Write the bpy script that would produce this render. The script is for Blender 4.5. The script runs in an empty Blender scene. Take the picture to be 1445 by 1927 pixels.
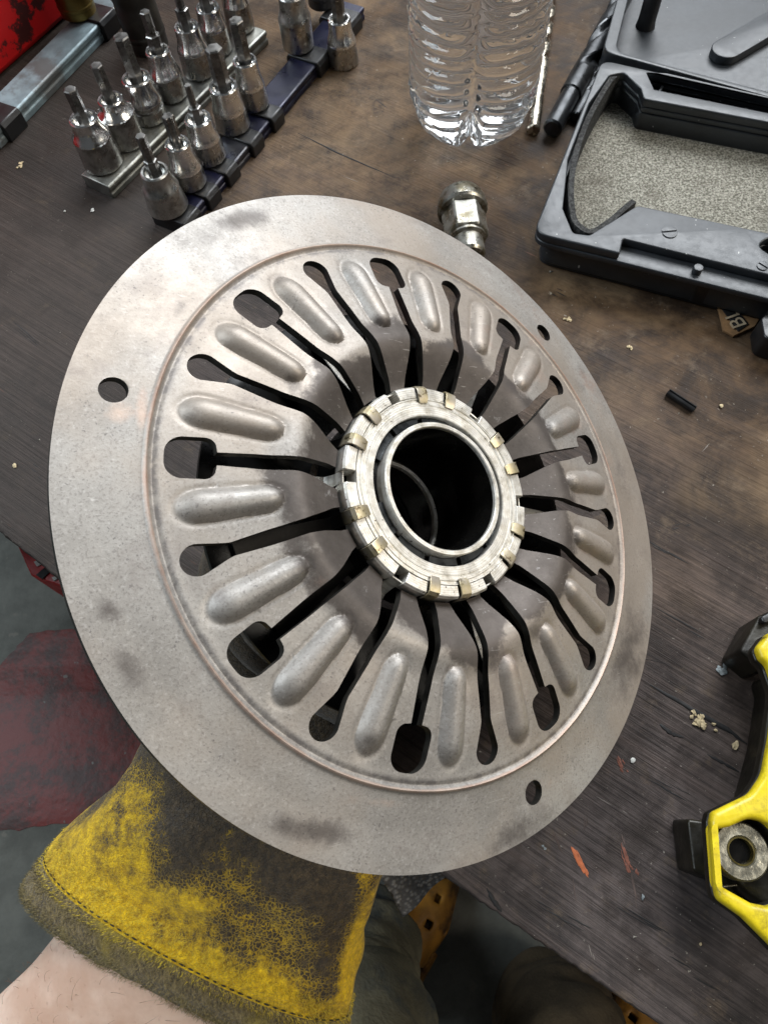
import bpy, bmesh, math, random
import numpy as np
from mathutils import Vector, Matrix
random.seed(7); rng = np.random.default_rng(7)
sc = bpy.context.scene; col = sc.collection
# ------------------------------------------------------------------ camera
F, W0, H0, H = 1336.0, 1445.0, 1927.0, 0.285          # focal length in photo pixels, photo size, height above the bench
dn = np.array([58.5, -596.5, 1336.0]); dn /= np.linalg.norm(dn)
Zc = -dn; Yc = np.array([0, 0, 1.0]) - Zc[2]*Zc; Yc /= np.linalg.norm(Yc); Xc = -np.cross(Yc, Zc)
if Xc[0] < 0: Xc = -Xc
M = np.stack([Xc, Yc, Zc]); EYE = np.array([0, 0, H])  # camera (right, up, forward) -> world
cam = bpy.data.cameras.new("camera"); cam_o = bpy.data.objects.new("camera", cam); col.objects.link(cam_o); sc.camera = cam_o
cam.sensor_fit = 'VERTICAL'; cam.sensor_height = 36; cam.sensor_width = 27; cam.lens = 36*F/H0
cam.clip_start = 0.01; cam.clip_end = 50
r_, u_, f_ = M[:, 0], M[:, 1], M[:, 2]
cam_o.matrix_world = Matrix(((r_[0], u_[0], -f_[0], 0), (r_[1], u_[1], -f_[1], 0), (r_[2], u_[2], -f_[2], H), (0, 0, 0, 1)))
cam.dof.use_dof = True; cam.dof.focus_distance = 0.25; cam.dof.aperture_fstop = 60
# ------------------------------------------------------------------ light: a workshop lit by its open door and windows
wd = bpy.data.worlds.new("World"); sc.world = wd; wd.use_nodes = True
wd.node_tree.nodes['Background'].inputs[0].default_value = (0.92, 0.96, 1.0, 1); wd.node_tree.nodes['Background'].inputs[1].default_value = 0.075
def area(name, loc, target, sx, sy, power, color):
    l = bpy.data.lights.new(name, 'AREA'); l.shape = 'RECTANGLE'; l.size = sx; l.size_y = sy; l.energy = power; l.color = color
    o = bpy.data.objects.new(name, l); col.objects.link(o); o.location = loc
    o.rotation_euler = (Vector(target) - Vector(loc)).to_track_quat('-Z', 'Y').to_euler(); return o
area("door_light", (.85, 1.85, 2.0), (0, .2, 0), 2.1, 1.4, 124, (.93, .965, 1.0))
area("window_light", (-1.9, .7, 1.7), (0, .15, 0.05), 1.0, 1.2, 44, (.82, .92, 1.0))
area("side_light", (1.9, -.35, 1.7), (0, .1, 0.05), .9, .9, 30, (1.0, .92, .80))
sc.view_settings.view_transform = 'Standard'; sc.view_settings.look = 'None'; sc.view_settings.exposure = 0; sc.view_settings.gamma = 1
sc.render.engine = 'CYCLES'; sc.cycles.use_denoising = True
sc.cycles.max_bounces = 14; sc.cycles.transmission_bounces = 12; sc.cycles.caustics_refractive = True; sc.cycles.sample_clamp_indirect = 6
# ------------------------------------------------------------------ geometry of the place
def dirv(px, py): return M @ np.array([(px - W0/2)/F, -(py - H0/2)/F, 1.0])
def at(px, py, z=0.0):
    d = dirv(px, py); return EYE + d*((z - H)/d[2])
def atd(px, py, depth): return EYE + dirv(px, py)*depth
def zat(X, Y, py):                                     # height on the vertical line through X, Y seen at row py
    lo, hi = -.1, .25
    for _ in range(50):
        m = (lo + hi)/2; c = M.T @ (np.array([X, Y, m]) - EYE); y = H0/2 - F*c[1]/c[2]
        if y > py: lo = m
        else: hi = m
    return (lo + hi)/2
def fdepth(P): return float((M.T @ (np.asarray(P) - EYE))[2])
def proj(P):
    c = (np.asarray(P) - EYE) @ M; return W0/2 + F*c[..., 0]/c[..., 2], H0/2 - F*c[..., 1]/c[..., 2]
# ------------------------------------------------------------------ materials
class N:
    def __init__(s, name):
        s.m = bpy.data.materials.new(name); s.m.use_nodes = True; s.t = s.m.node_tree; s.n = s.t.nodes; s.b = s.n['Principled BSDF']
        s.co = s.n.new('ShaderNodeTexCoord').outputs['Object']
    def L(s, a, b): s.t.links.new(a, b)
    def put(s, sock, v):
        if isinstance(v, bpy.types.NodeSocket): s.L(v, sock)
        elif isinstance(v, (tuple, list)) and len(v) == 3 and sock.type == 'RGBA': sock.default_value = (*v, 1)
        else: sock.default_value = v
    def set(s, **k):
        for key, v in k.items(): s.put(s.b.inputs[key.replace('_', ' ')], v)
    def map(s, scale=(1, 1, 1), rot=(0, 0, 0), co=None):
        n = s.n.new('ShaderNodeMapping'); s.L(co or s.co, n.inputs[0]); n.inputs['Scale'].default_value = scale; n.inputs['Rotation'].default_value = rot; return n.outputs[0]
    def noise(s, scale, detail=4, rough=.55, co=None, dist=0):
        n = s.n.new('ShaderNodeTexNoise'); s.L(co or s.co, n.inputs[0]); n.inputs['Scale'].default_value = scale; n.inputs['Detail'].default_value = detail
        n.inputs['Roughness'].default_value = rough; n.inputs['Distortion'].default_value = dist; return n.outputs[0]
    def vor(s, scale, feature='F1', co=None, rnd=1):
        n = s.n.new('ShaderNodeTexVoronoi'); n.feature = feature; s.L(co or s.co, n.inputs['Vector']); n.inputs['Scale'].default_value = scale; n.inputs['Randomness'].default_value = rnd; return n.outputs['Distance']
    def ramp(s, fac, a, b, lo=0.0, hi=1.0):
        n = s.n.new('ShaderNodeMapRange'); n.interpolation_type = 'SMOOTHSTEP'; s.put(n.inputs[0], fac); n.inputs[1].default_value = a; n.inputs[2].default_value = b; n.inputs[3].default_value = lo; n.inputs[4].default_value = hi; return n.outputs[0]
    def mix(s, fac, a, b):
        n = s.n.new('ShaderNodeMix'); n.data_type = 'RGBA'; s.put(n.inputs[0], fac); s.put(n.inputs[6], a); s.put(n.inputs[7], b); return n.outputs[2]
    def math(s, op, a, b=0.0):
        n = s.n.new('ShaderNodeMath'); n.operation = op; s.put(n.inputs[0], a); s.put(n.inputs[1], b); return n.outputs[0]
    def attr(s, name):
        n = s.n.new('ShaderNodeAttribute'); n.attribute_name = name; return n.outputs['Fac']
    def bump(s, h, strength=.3, dist=.0003, prev=None):
        n = s.n.new('ShaderNodeBump'); s.put(n.inputs['Height'], h); n.inputs['Strength'].default_value = strength; n.inputs['Distance'].default_value = dist
        if prev is not None: s.L(prev, n.inputs['Normal'])
        s.L(n.outputs[0], s.b.inputs['Normal']); return n.outputs[0]
def simple(name, c, rough=.5, metal=0.0, var=.35, scale=120, bump=.15, bdist=.0002, bscale=700, dirt=None, dthr=(.5, .7)):
    k = N(name); n1 = k.noise(scale, 5)
    c2 = tuple(x*(1 - var) for x in c); cc = k.mix(k.ramp(n1, .35, .68), c2, c)
    if dirt: cc = k.mix(k.ramp(k.noise(scale*.45, 6, .65), *dthr), cc, dirt)
    k.set(Base_Color=cc, Metallic=metal, Roughness=k.ramp(k.noise(scale*1.7, 4), .3, .7, max(rough - .1, .02), rough + .1))
    if bump: k.bump(k.noise(bscale, 3), bump, bdist)
    return k.m
# ------------------------------------------------------------------ object helpers
def tag(o, label=None, cat=None, group=None, kind=None):
    if label: o['label'] = label
    if cat: o['category'] = cat
    if group: o['group'] = group
    if kind: o['kind'] = kind
    return o
def empty(name, loc, label=None, cat=None, group=None, mat=None):
    o = bpy.data.objects.new(name, None); col.objects.link(o); o.empty_display_size = .01
    if mat is not None: o.matrix_world = mat
    else: o.location = [float(x) for x in loc]
    return tag(o, label, cat, group)
def link_mesh(name, me, mat, parent=None, angle=35, world=False):
    o = bpy.data.objects.new(name, me); col.objects.link(o); me.materials.clear(); me.materials.append(mat)
    if len(me.polygons): me.shade_smooth(); me.set_sharp_from_angle(angle=math.radians(angle))
    if parent:
        o.parent = parent
        if world: o.matrix_parent_inverse = parent_mat(parent).inverted()
    return o
def parent_mat(p):
    return parent_mat(p.parent) @ p.matrix_parent_inverse @ p.matrix_basis if p.parent else p.matrix_basis.copy()
class MB:
    def __init__(s): s.v = []; s.f = []
    def add(s, V, Fc):
        b = len(s.v); s.v += [tuple(float(c) for c in p) for p in V]; s.f += [tuple(i + b for i in f) for f in Fc]; return s
    def grid(s, P, cu=False, cv=False):               # P[i][j]
        P = np.asarray(P, float); n, m = P.shape[:2]; Fc = []
        for i in range(n - (0 if cu else 1)):
            for j in range(m - (0 if cv else 1)):
                a, b = i, (i + 1) % n; c, d = j, (j + 1) % m; Fc.append((a*m + c, b*m + c, b*m + d, a*m + d))
        return s.add(P.reshape(-1, 3), Fc)
    def lathe(s, prof, seg=40, mat=None, cap=True, mod=None):
        prof = list(prof); a = np.linspace(0, 2*np.pi, seg, endpoint=False)
        P = np.array([[(r*math.cos(t), r*math.sin(t), z) for t in a] for r, z in prof])
        if mod is not None: P = mod(P)
        if mat is not None: P = np.einsum('ij,abj->abi', np.array(mat)[:3, :3], P) + np.array(mat)[:3, 3]
        b = len(s.v); s.grid(P.transpose(1, 0, 2)[:, ::1], cu=True); m = len(prof)
        if cap:
            if prof[0][0] > 1e-6: s.f.append(tuple(b + i*m for i in range(seg))[::-1])
            if prof[-1][0] > 1e-6: s.f.append(tuple(b + i*m + m - 1 for i in range(seg)))
        return s
    def tube(s, path, rad, seg=10, cap=True, flat=None):
        path = np.asarray(path, float); n = len(path); rad = np.broadcast_to(np.asarray(rad, float), (n,)); T = np.gradient(path, axis=0); T /= np.linalg.norm(T, axis=1)[:, None] + 1e-12
        up = np.array([0, 0, 1.0]) if abs(T[0][2]) < .9 else np.array([1.0, 0, 0]); rows = []
        for i in range(n):
            x = np.cross(up, T[i]); x /= np.linalg.norm(x); y = np.cross(T[i], x); up = y
            rows.append([path[i] + rad[i]*(math.cos(a)*x + (flat or 1)*math.sin(a)*y) for a in np.linspace(0, 2*np.pi, seg, endpoint=False)])
        b = len(s.v); s.grid(rows, cv=True)
        if cap: s.f.append(tuple(b + i for i in range(seg))[::-1]); s.f.append(tuple(b + (n - 1)*seg + i for i in range(seg)))
        return s
    def prism(s, poly, z0, z1, mat=None):
        n = len(poly); V = [(p[0], p[1], z0) for p in poly] + [(p[0], p[1], z1) for p in poly]
        if mat is not None: V = [tuple(Matrix(mat) @ Vector(v)) for v in V]
        return s.add(V, [tuple(range(n))[::-1], tuple(range(n, 2*n))] + [(i, (i + 1) % n, n + (i + 1) % n, n + i) for i in range(n)])
    def build(s, name, mat, parent=None, angle=35, bevel=0, seg=2, world=False, merge=0):
        me = bpy.data.meshes.new(name); me.from_pydata(s.v, [], s.f)
        bm = bmesh.new(); bm.from_mesh(me)
        if merge: bmesh.ops.remove_doubles(bm, verts=bm.verts, dist=merge)
        bmesh.ops.recalc_face_normals(bm, faces=bm.faces); bm.to_mesh(me); bm.free()
        o = link_mesh(name, me, mat, parent, angle, world)
        if bevel:
            b = o.modifiers.new('edge', 'BEVEL'); b.width = bevel; b.segments = seg; b.limit_method = 'ANGLE'; b.angle_limit = math.radians(40); b.harden_normals = False
        return o
def rpoly(pts, rad, seg=5):                            # round the corners of a 2-D polygon
    pts = [np.asarray(p[:2], float) for p in pts]; out = []; n = len(pts); rad = rad if hasattr(rad, '__len__') else [rad]*n
    for i in range(n):
        a, b, c = pts[i - 1], pts[i], pts[(i + 1) % n]; d1 = a - b; d2 = c - b; l1 = np.linalg.norm(d1); l2 = np.linalg.norm(d2); d1 /= l1; d2 /= l2
        ang = math.acos(max(-1, min(1, d1 @ d2))); t = min(rad[i]/max(math.tan(ang/2), 1e-3), .48*l1, .48*l2)
        if rad[i] <= 0: out.append(b); continue
        p, q = b + d1*t, b + d2*t
        for k in range(seg + 1):
            s = k/seg; out.append((1 - s)**2*p + 2*s*(1 - s)*b + s*s*q)
    return out
def plate(name, loops, z0, z1, bevel, mat, parent=None, world=False, angle=30, res=2):   # outline with holes, rounded edges
    c = bpy.data.curves.new(name, 'CURVE'); c.dimensions = '2D'; c.fill_mode = 'BOTH'
    for lp in loops:
        s = c.splines.new('POLY'); s.points.add(len(lp) - 1)
        for i, p in enumerate(lp): s.points[i].co = (p[0], p[1], 0, 1)
        s.use_cyclic_u = True
    c.extrude = (z1 - z0)/2 - bevel; c.bevel_depth = bevel; c.bevel_resolution = res; c.offset = -bevel
    t = bpy.data.objects.new('tmp', c); col.objects.link(t); dg = bpy.context.evaluated_depsgraph_get(); me = bpy.data.meshes.new_from_object(t.evaluated_get(dg))
    bpy.data.objects.remove(t); bpy.data.curves.remove(c); me.transform(Matrix.Translation((0, 0, (z0 + z1)/2))); me.name = name
    bm = bmesh.new(); bm.from_mesh(me); bmesh.ops.remove_doubles(bm, verts=bm.verts, dist=1e-6); bmesh.ops.recalc_face_normals(bm, faces=bm.faces); bm.to_mesh(me); bm.free()
    return link_mesh(name, me, mat, parent, angle, world)
def text_mesh(name, body, size, depth, mat, parent, mw):
    c = bpy.data.curves.new(name, 'FONT'); c.body = body; c.size = size; c.extrude = depth; c.align_x = 'CENTER'; c.align_y = 'CENTER'
    t = bpy.data.objects.new('tmp', c); col.objects.link(t); dg = bpy.context.evaluated_depsgraph_get(); me = bpy.data.meshes.new_from_object(t.evaluated_get(dg))
    bpy.data.objects.remove(t); bpy.data.curves.remove(c); me.transform(mw); return link_mesh(name, me, mat, parent)
def frame(o, x, z):                                    # matrix with the given x and z axes
    z = np.asarray(z, float); z = z/np.linalg.norm(z); x = np.asarray(x, float); x = x - (x @ z)*z; x = x/np.linalg.norm(x); y = np.cross(z, x)
    return Matrix(((x[0], y[0], z[0], o[0]), (x[1], y[1], z[1], o[1]), (x[2], y[2], z[2], o[2]), (0, 0, 0, 1)))
def sstep(x, a, b):
    t = np.clip((x - a)/(b - a), 0, 1); return t*t*(3 - 2*t)
# ================================================================== SETTING: floor, bench
k = N('floor_concrete'); c = k.mix(k.ramp(k.noise(6, 8, .65), .35, .7), (.10, .103, .090), (.22, .223, .195))
c = k.mix(k.ramp(k.noise(38, 3, .5), .66, .72), c, (.22, .21, .18)); k.set(Base_Color=c, Roughness=.75); k.bump(k.noise(60, 6), .5, .004); M_floor = k.m
k = N('red_floor_paint'); c = k.mix(k.ramp(k.noise(14, 8, .78), .42, .60), (.21, .024, .017), (.062, .022, .017)); c = k.mix(k.ramp(k.noise(50, 3), .70, .74), c, (.2, .18, .16))
k.set(Base_Color=c, Roughness=.5); k.bump(k.noise(70, 5), .3, .003); M_redpaint = k.m
FZ = -0.85
m = MB().prism([(-6, -6), (6, -6), (6, 6), (-6, 6)], FZ - .05, FZ); tag(m.build('floor', M_floor), kind='structure')
def rough_outline(pts, amp, n=14):
    out = []
    for i in range(len(pts)):
        a, b = np.array(pts[i]), np.array(pts[(i + 1) % len(pts)])
        for j in range(n): out.append(a + (b - a)*j/n + rng.normal(0, amp, 2))
    return out
rp = [at(x, y, FZ)[:2] for x, y in [(-260, 1330), (0, 1255), (60, 1190), (180, 1180), (330, 1170), (420, 1500), (300, 1560), (100, 1550), (0, 1565), (-300, 1600)]]
tag(plate('painted_floor_patch', [rough_outline(rp, .0016, 8)], FZ + .0002, FZ + .0010, .0002, M_redpaint), kind='structure')
# bench wood: oily dark veneer, grain along the front edge
edge = [at(x, y)[:2] for x, y in [(-420, 660), (0, 1000), (112, 1090), (480, 1372), (850, 1660), (1040, 1790), (1240, 1928), (1500, 2110)]]
ed = edge[-2] - edge[1]; GA = math.atan2(ed[1], ed[0])
k = N('bench_wood'); g = k.map((1, 1, 1), (0, 0, -GA)); st = k.map((22, 640, 640), (0, 0, 0), g); st2 = k.map((5, 110, 110), (0, 0, 0), g)
big = k.noise(7, 6, .6); mid = k.noise(28, 7, .7, dist=.4); fine = k.noise(1, 6, .7, st); fine2 = k.noise(1, 5, .65, st2); spk = k.noise(420, 3, .6)
sep = k.n.new('ShaderNodeSeparateXYZ'); k.L(k.co, sep.inputs[0])
far = k.ramp(k.math('ADD', k.math('ADD', k.math('MULTIPLY', sep.outputs[1], .6), k.math('MULTIPLY', sep.outputs[0], .8)), k.math('MULTIPLY', k.noise(10, 4), .12)), .13, .31)   # the back of the bench is worn brown, the front is oil-black
brown = k.mix(k.ramp(mid, .36, .66), (.025, .015, .009), (.108, .066, .036)); black = k.mix(k.ramp(mid, .32, .68), (.040, .031, .028), (.130, .105, .097))
c = k.mix(far, black, brown); c = k.mix(k.ramp(big, .50, .66), c, k.mix(far, (.020, .018, .018), (.030, .020, .014)))
c = k.mix(k.math('MULTIPLY', k.ramp(k.noise(60, 6, .75), .54, .70), .6), c, (.15, .11, .075))
gs = k.ramp(far, 0, 1, 1.0, .35); c = k.mix(k.math('MULTIPLY', k.ramp(fine, .45, .60, .0, .50), gs), c, (.012, .010, .010)); c = k.mix(k.math('MULTIPLY', k.ramp(fine2, .52, .68, 0, .45), gs), c, (.115, .085, .074)); c = k.mix(k.math('MULTIPLY', k.ramp(k.noise(13, 5, .6), .50, .66, 0, .75), k.math('MULTIPLY', far, k.ramp(mid, .3, .6))), c, (.20, .135, .078))
c = k.mix(k.math('MULTIPLY', k.ramp(spk, .66, .73), k.ramp(k.noise(33, 4), .45, .62)), c, (.30, .27, .23))
c = k.mix(k.ramp(k.noise(1, 3, .5, k.map((30, 400, 400), (0, 0, 1.1), g)), .735, .755, 0, .6), c, (.28, .13, .09))
k.set(Base_Color=c, Roughness=k.ramp(mid, .3, .7, .50, .74), Specular_IOR_Level=.20)
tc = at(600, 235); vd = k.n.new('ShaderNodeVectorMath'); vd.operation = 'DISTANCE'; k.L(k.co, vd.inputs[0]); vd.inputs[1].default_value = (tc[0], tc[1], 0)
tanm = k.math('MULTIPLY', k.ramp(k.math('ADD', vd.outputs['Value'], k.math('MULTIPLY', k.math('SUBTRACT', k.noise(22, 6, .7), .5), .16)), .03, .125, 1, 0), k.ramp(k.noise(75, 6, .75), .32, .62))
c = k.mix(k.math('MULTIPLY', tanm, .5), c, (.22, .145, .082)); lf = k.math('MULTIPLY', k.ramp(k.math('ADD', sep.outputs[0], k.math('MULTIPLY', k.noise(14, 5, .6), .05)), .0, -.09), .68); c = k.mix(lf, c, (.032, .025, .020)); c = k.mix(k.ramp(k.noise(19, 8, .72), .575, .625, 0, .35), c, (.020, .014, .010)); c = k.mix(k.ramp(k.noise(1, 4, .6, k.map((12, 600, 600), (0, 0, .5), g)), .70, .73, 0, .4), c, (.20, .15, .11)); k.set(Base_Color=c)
b1 = k.bump(fine, .55, .0012); b2 = k.bump(k.noise(1, 6, .7, st2), .5, .0015, b1); k.bump(mid, .35, .0012, b2); M_wood = k.m
M_woodedge = simple('bench_edge_wood', (.16, .10, .08), .7, 0, .6, 60, .4, .0008)
M_darksteel = simple('dark_steel', (.03, .028, .026), .5, .5, .5, 60)
bench = empty('workbench', at(850, 1660), 'dark oil-stained wooden workbench under the tools, with a worn front edge', 'workbench')
def bl(name, mb, mat, **kw): return mb.build(name, mat, bench, world=True, **kw)
M_wood_top = M_wood
ep = []
for i in range(len(edge) - 1):
    for j in range(24): ep.append(edge[i] + (edge[i + 1] - edge[i])*j/24 + (rng.normal(0, .00016, 2)))
ep.append(edge[-1])
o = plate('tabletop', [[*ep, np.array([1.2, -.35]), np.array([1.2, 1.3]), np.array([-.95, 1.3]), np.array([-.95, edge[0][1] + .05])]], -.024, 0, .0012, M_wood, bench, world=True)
nrm = np.array([-ed[1], ed[0]])/np.linalg.norm(ed)
def along(t, d): return edge[1] + (edge[-2] - edge[1])*t + nrm*d
for t in (-.25, 1.7):
    for d in (.12, .85):
        c0 = along(t, d); bl('leg', MB().prism([(c0[0] - .04, c0[1] - .04), (c0[0] + .04, c0[1] - .04), (c0[0] + .04, c0[1] + .04), (c0[0] - .04, c0[1] + .04)], FZ, -.0245), M_darksteel, bevel=.003)
for d in (.12, .85):
    a, b = along(-.2, d), along(1.65, d); e = (b - a)/np.linalg.norm(b - a)*.0; w = nrm*.02
    bl('apron', MB().prism([a - w, b - w, b + w, a + w], -.12, -.0255), M_darksteel, bevel=.002)
# cracks in the veneer, modelled as thin dark splinter ridges standing on the surface; chips
M_crack = simple('oil_black_wood', (.010, .009, .009), .7, 0, .4, 200); M_orange = simple('orange_fresh_wood', (.62, .17, .06), .6, 0, .35, 300, .4); M_orange2 = simple('dull_orange_scrape', (.22, .075, .045), .65, 0, .5, 500, .4)
def sliver(name, pts, w, h, mat, z=0.0):               # a thin tapering splinter lying on the bench
    P = [at(x, y, z) for x, y in pts]; n = 14; t = np.linspace(0, 1, n); seg = np.linspace(0, 1, len(P)); path = np.stack([np.interp(t, seg, [p[i] for p in P]) for i in range(3)], 1)
    path[:, :2] += rng.normal(0, w*.12, (n, 2)); path[:, 2] = z + h*.1; wid = w*(np.sin(np.pi*np.clip(t, .03, .97))**.6)*(1 + rng.normal(0, .18, n))
    return MB().tube(path, np.maximum(wid, w*.06), 8, flat=h/w).build(name, mat, bench, world=True)
sliver('wood_crack', [(1222, 1288), (1290, 1328), (1366, 1372), (1405, 1400)], .0011, .0004, M_crack)
sliver('wood_crack', [(1240, 1362), (1262, 1380), (1285, 1388)], .0009, .0004, M_crack)
sliver('wood_crack', [(1330, 1420), (1390, 1452)], .0006, .0003, M_crack)
sliver('wood_crack', [(560, 250), (640, 290), (745, 335)], .0005, .0003, M_crack)
sliver('wood_crack', [(915, 1672), (932, 1700), (944, 1716)], .0007, .0004, M_crack)
sliver('wood_crack', [(795, 1150), (1260, 1250)], .0002, .0002, M_crack)
def scrape(name, pts, w, n, mat, spread):              # a bundle of torn fibres
    mb = MB()
    for j in range(n):
        o_ = rng.normal(0, spread, 2); t0, t1 = sorted(rng.uniform(0, 1, 2)); t1 = min(1, t0 + max(.3, t1 - t0)); P = [at(x + o_[0], y + o_[1]) for x, y in pts]; tt_ = np.linspace(t0, t1, 9); sg = np.linspace(0, 1, len(P))
        path = np.stack([np.interp(tt_, sg, [p[i] for p in P]) for i in range(3)], 1); path[:, :2] += rng.normal(0, w*.2, (9, 2)); path[:, 2] = .00008; mb.tube(path, w*rng.uniform(.4, 1)*(np.sin(np.pi*np.linspace(.04, .96, 9))**.7), 6, flat=.3)
    return mb.build(name, mat, bench, 50, world=True)
scrape('wood_gouge', [(1078, 1592), (1090, 1618), (1103, 1648)], .00042, 26, M_orange, 3.0)
scrape('wood_gouge', [(1170, 1592), (1180, 1625), (1188, 1645)], .0005, 14, M_orange2, 4.5)
scrape('wood_gouge', [(1160, 1420), (1175, 1452)], .0005, 10, M_orange2, 4)
M_scr = simple('pale_scratch', (.22, .19, .165), .7); M_scr2 = simple('dull_scratch', (.11, .075, .062), .7)
for q in ([(1078, 1650), (1084, 1700)], [(1188, 1640), (1203, 1712)], [(1102, 1530), (1101, 1570)], [(1040, 1560), (1060, 1610)], [(1168, 1570), (1176, 1600)]): scrape('wood_scratch', q, .00022, 4, M_scr2, 2)
for q in ([(1105, 1770), (1116, 1808)], [(1310, 860), (1335, 835)], [(640, 330), (700, 352)], [(1110, 1490), (1180, 1530)]): scrape('wood_scratch', q, .00018, 2, M_scr, 1)
for q in ([(700, 180), (745, 215)], [(1030, 540), (1070, 560)], [(500, 130), (560, 160)], [(1180, 1000), (1290, 1060)], [(1230, 1150), (1330, 1205)], [(1200, 1450), (1330, 1520)], [(1150, 1700), (1270, 1770)], [(1000, 1690), (1130, 1760)], [(1240, 1800), (1380, 1880)], [(60, 880), (95, 905)], [(20, 600), (80, 650)], [(1260, 1000), (1300, 990)]): scrape('wood_crack', q, .00028, 4, M_crack, 5)
# ================================================================== CLUTCH SPRING
R = .105; cf = lambda a: M @ np.array([a[0], a[1], -a[2]])
n3 = np.array([.51212327, .25835522, .81913511]); u3 = np.array([.84792208, 0, -.53012088]); v3 = np.cross(n3, u3)
C = EYE + cf(R*np.array([.1085, .0372, -2.099])); U, V, Nn = cf(u3), cf(v3), cf(n3)
MD = Matrix([[U[i], V[i], Nn[i], C[i]] for i in range(3)] + [[0, 0, 0, 1]])
def disc_world(r, a, h): return C + R*(r*(math.cos(math.radians(a))*U + math.sin(math.radians(a))*V) + h*Nn)
clutch = empty('clutch_diaphragm_spring', C, 'large grey steel clutch diaphragm spring disc with radial fingers and a central release bearing', 'clutch disc', mat=MD)
SL = 13.65
_hr = np.array([.28, .31, .345, .385, .42, .45, .475, .52, .58, .65, .70, .76, .795, .82, .9, 1.0, 1.05]); _hh = np.array([.05, .068, .088, .110, .128, .137, .131, .112, .099, .083, .069, .052, .046, .038, .018, 0, -.01])
_rr = np.linspace(.25, 1.05, 801); _k = np.exp(-.5*(np.arange(-45, 46)/10.5)**2); _k /= _k.sum(); _h2 = np.convolve(np.pad(np.interp(_rr, _hr, _hh), 45, 'edge'), _k, 'valid')
def hprof(r): return np.interp(r, _rr, _h2)
def hw(r, wide):
    nar = np.interp(r, [.30, .35, .41, .46, .55, .645], [.031, .031, .023, .019, .0195, .0165])
    if wide:
        x = r - .645; ci = .030; co = .040; top = .053
        v = top - (ci - math.sqrt(max(ci*ci - (ci - x)**2, 0))) if x < ci else top
        if r > .722: v = top - co + math.sqrt(max(co*co - (r - .722)**2, 0))
        return nar if r < .645 else (max(nar, v) if r <= .762 else 0.0)
    if r > .760: return 0.0
    if r > .714: return math.sqrt(max(.038**2 - (r - .722)**2, 0))
    return max(nar, np.interp(r, [.640, .655, .714], [.0165, .0195, .0370]))
rs = np.unique(np.round(np.concatenate([np.linspace(.318, .64, 56), np.linspace(.64, .75, 30), np.linspace(.75, .7595, 10), [.760, .7605, .7615, .762, .7625], np.linspace(.766, .785, 5), np.linspace(.787, .818, 16), np.linspace(.825, 1.0, 40)]), 5))
NS = 42
hole_ang = [44.4, 163.3, 284.2]; hole_r, hole_rad = .893, .0335
P = np.zeros((len(rs), 18*(NS + 1), 3)); SB = np.zeros(P.shape[:2])
for i, r in enumerate(rs):
    for kf in range(18):
        a0, a1 = SL + 20*kf, SL + 20*(kf + 1); e0 = math.degrees(math.asin(min(.9, hw(r, kf % 2 == 0)/r))); e1 = math.degrees(math.asin(min(.9, hw(r, kf % 2 == 1)/r)))
        s_q = np.linspace(0, 1, NS + 1); an = np.radians(a0 + 20*s_q + e0*(1 - s_q)**2.5 - e1*s_q**2.5); da = an - np.radians(a0 + 10)
        x = r*np.cos(da); y = r*np.sin(da); d = np.hypot((np.clip(x - .682, 0, None) + np.clip(.540 - x, 0, None))*.72, y)/(.0375 + .004*(x - .6)/.1)
        q_ = np.clip(1 - d**2.3, 0, 1); b = .0265*q_**.95 - .0022*np.exp(-((d - 1.10)/.16)**2)
        jit = .0025*math.sin(kf*2.3 + 1) * sstep(np.array([.5 - r]), 0, .12)[0]
        h = hprof(r) + b + .0075*math.exp(-((r - .802)/.0050)**2) - .004*math.exp(-((r - .787)/.006)**2) + jit
        P[i, kf*(NS + 1):(kf + 1)*(NS + 1)] = np.stack([r*np.cos(an), r*np.sin(an), h], 1)
me = bpy.data.meshes.new('spring_plate'); nr, na = P.shape[:2]; T = .026
top = P*R; bot = (P - np.array([0, 0, T]))*R; faces = []
def inhole(c):
    return any(math.hypot(c[0] - hole_r*R*math.cos(math.radians(a)), c[1] - hole_r*R*math.sin(math.radians(a))) < hole_rad*R*.93 for a in hole_ang)
for i in range(nr - 1):
    for kf in range(18):
        for j in range(NS):
            q = kf*(NS + 1) + j; f4 = (i*na + q, (i + 1)*na + q, (i + 1)*na + q + 1, i*na + q + 1)
            if rs[i] > .82 and inhole((top.reshape(-1, 3)[list(f4)]).mean(0)): continue
            faces.append(f4)
        # between neighbouring fingers the ring is closed by merging
bm = bmesh.new(); vs = [bm.verts.new(p) for p in top.reshape(-1, 3)]
for f4 in faces: bm.faces.new([vs[i] for i in f4])
bmesh.ops.remove_doubles(bm, verts=bm.verts, dist=2e-6)
bmesh.ops.delete(bm, geom=[v for v in bm.verts if not v.link_faces], context='VERTS')
for v in bm.verts:                                     # snap the rims of the three rivet holes to true circles
    if v.is_boundary:
        for a in hole_ang:
            hx, hy = hole_r*R*math.cos(math.radians(a)), hole_r*R*math.sin(math.radians(a)); d = math.hypot(v.co.x - hx, v.co.y - hy)
            if 0 < d < hole_rad*R*1.5: v.co.x = hx + (v.co.x - hx)*hole_rad*R/d; v.co.y = hy + (v.co.y - hy)*hole_rad*R/d
tops = list(bm.faces); bedges = [e for e in bm.edges if e.is_boundary]
ret = bmesh.ops.duplicate(bm, geom=list(bm.verts) + list(bm.edges) + tops); vm = ret['vert_map']
dup = {kv: vm[kv] for kv in list(vm.keys()) if isinstance(kv, bmesh.types.BMVert)}
newv = {g for g in ret['geom'] if isinstance(g, bmesh.types.BMVert)}; newf = [g for g in ret['geom'] if isinstance(g, bmesh.types.BMFace)]
for v in newv: v.co.z -= T*R
bmesh.ops.reverse_faces(bm, faces=newf)
wallf = []
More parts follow.
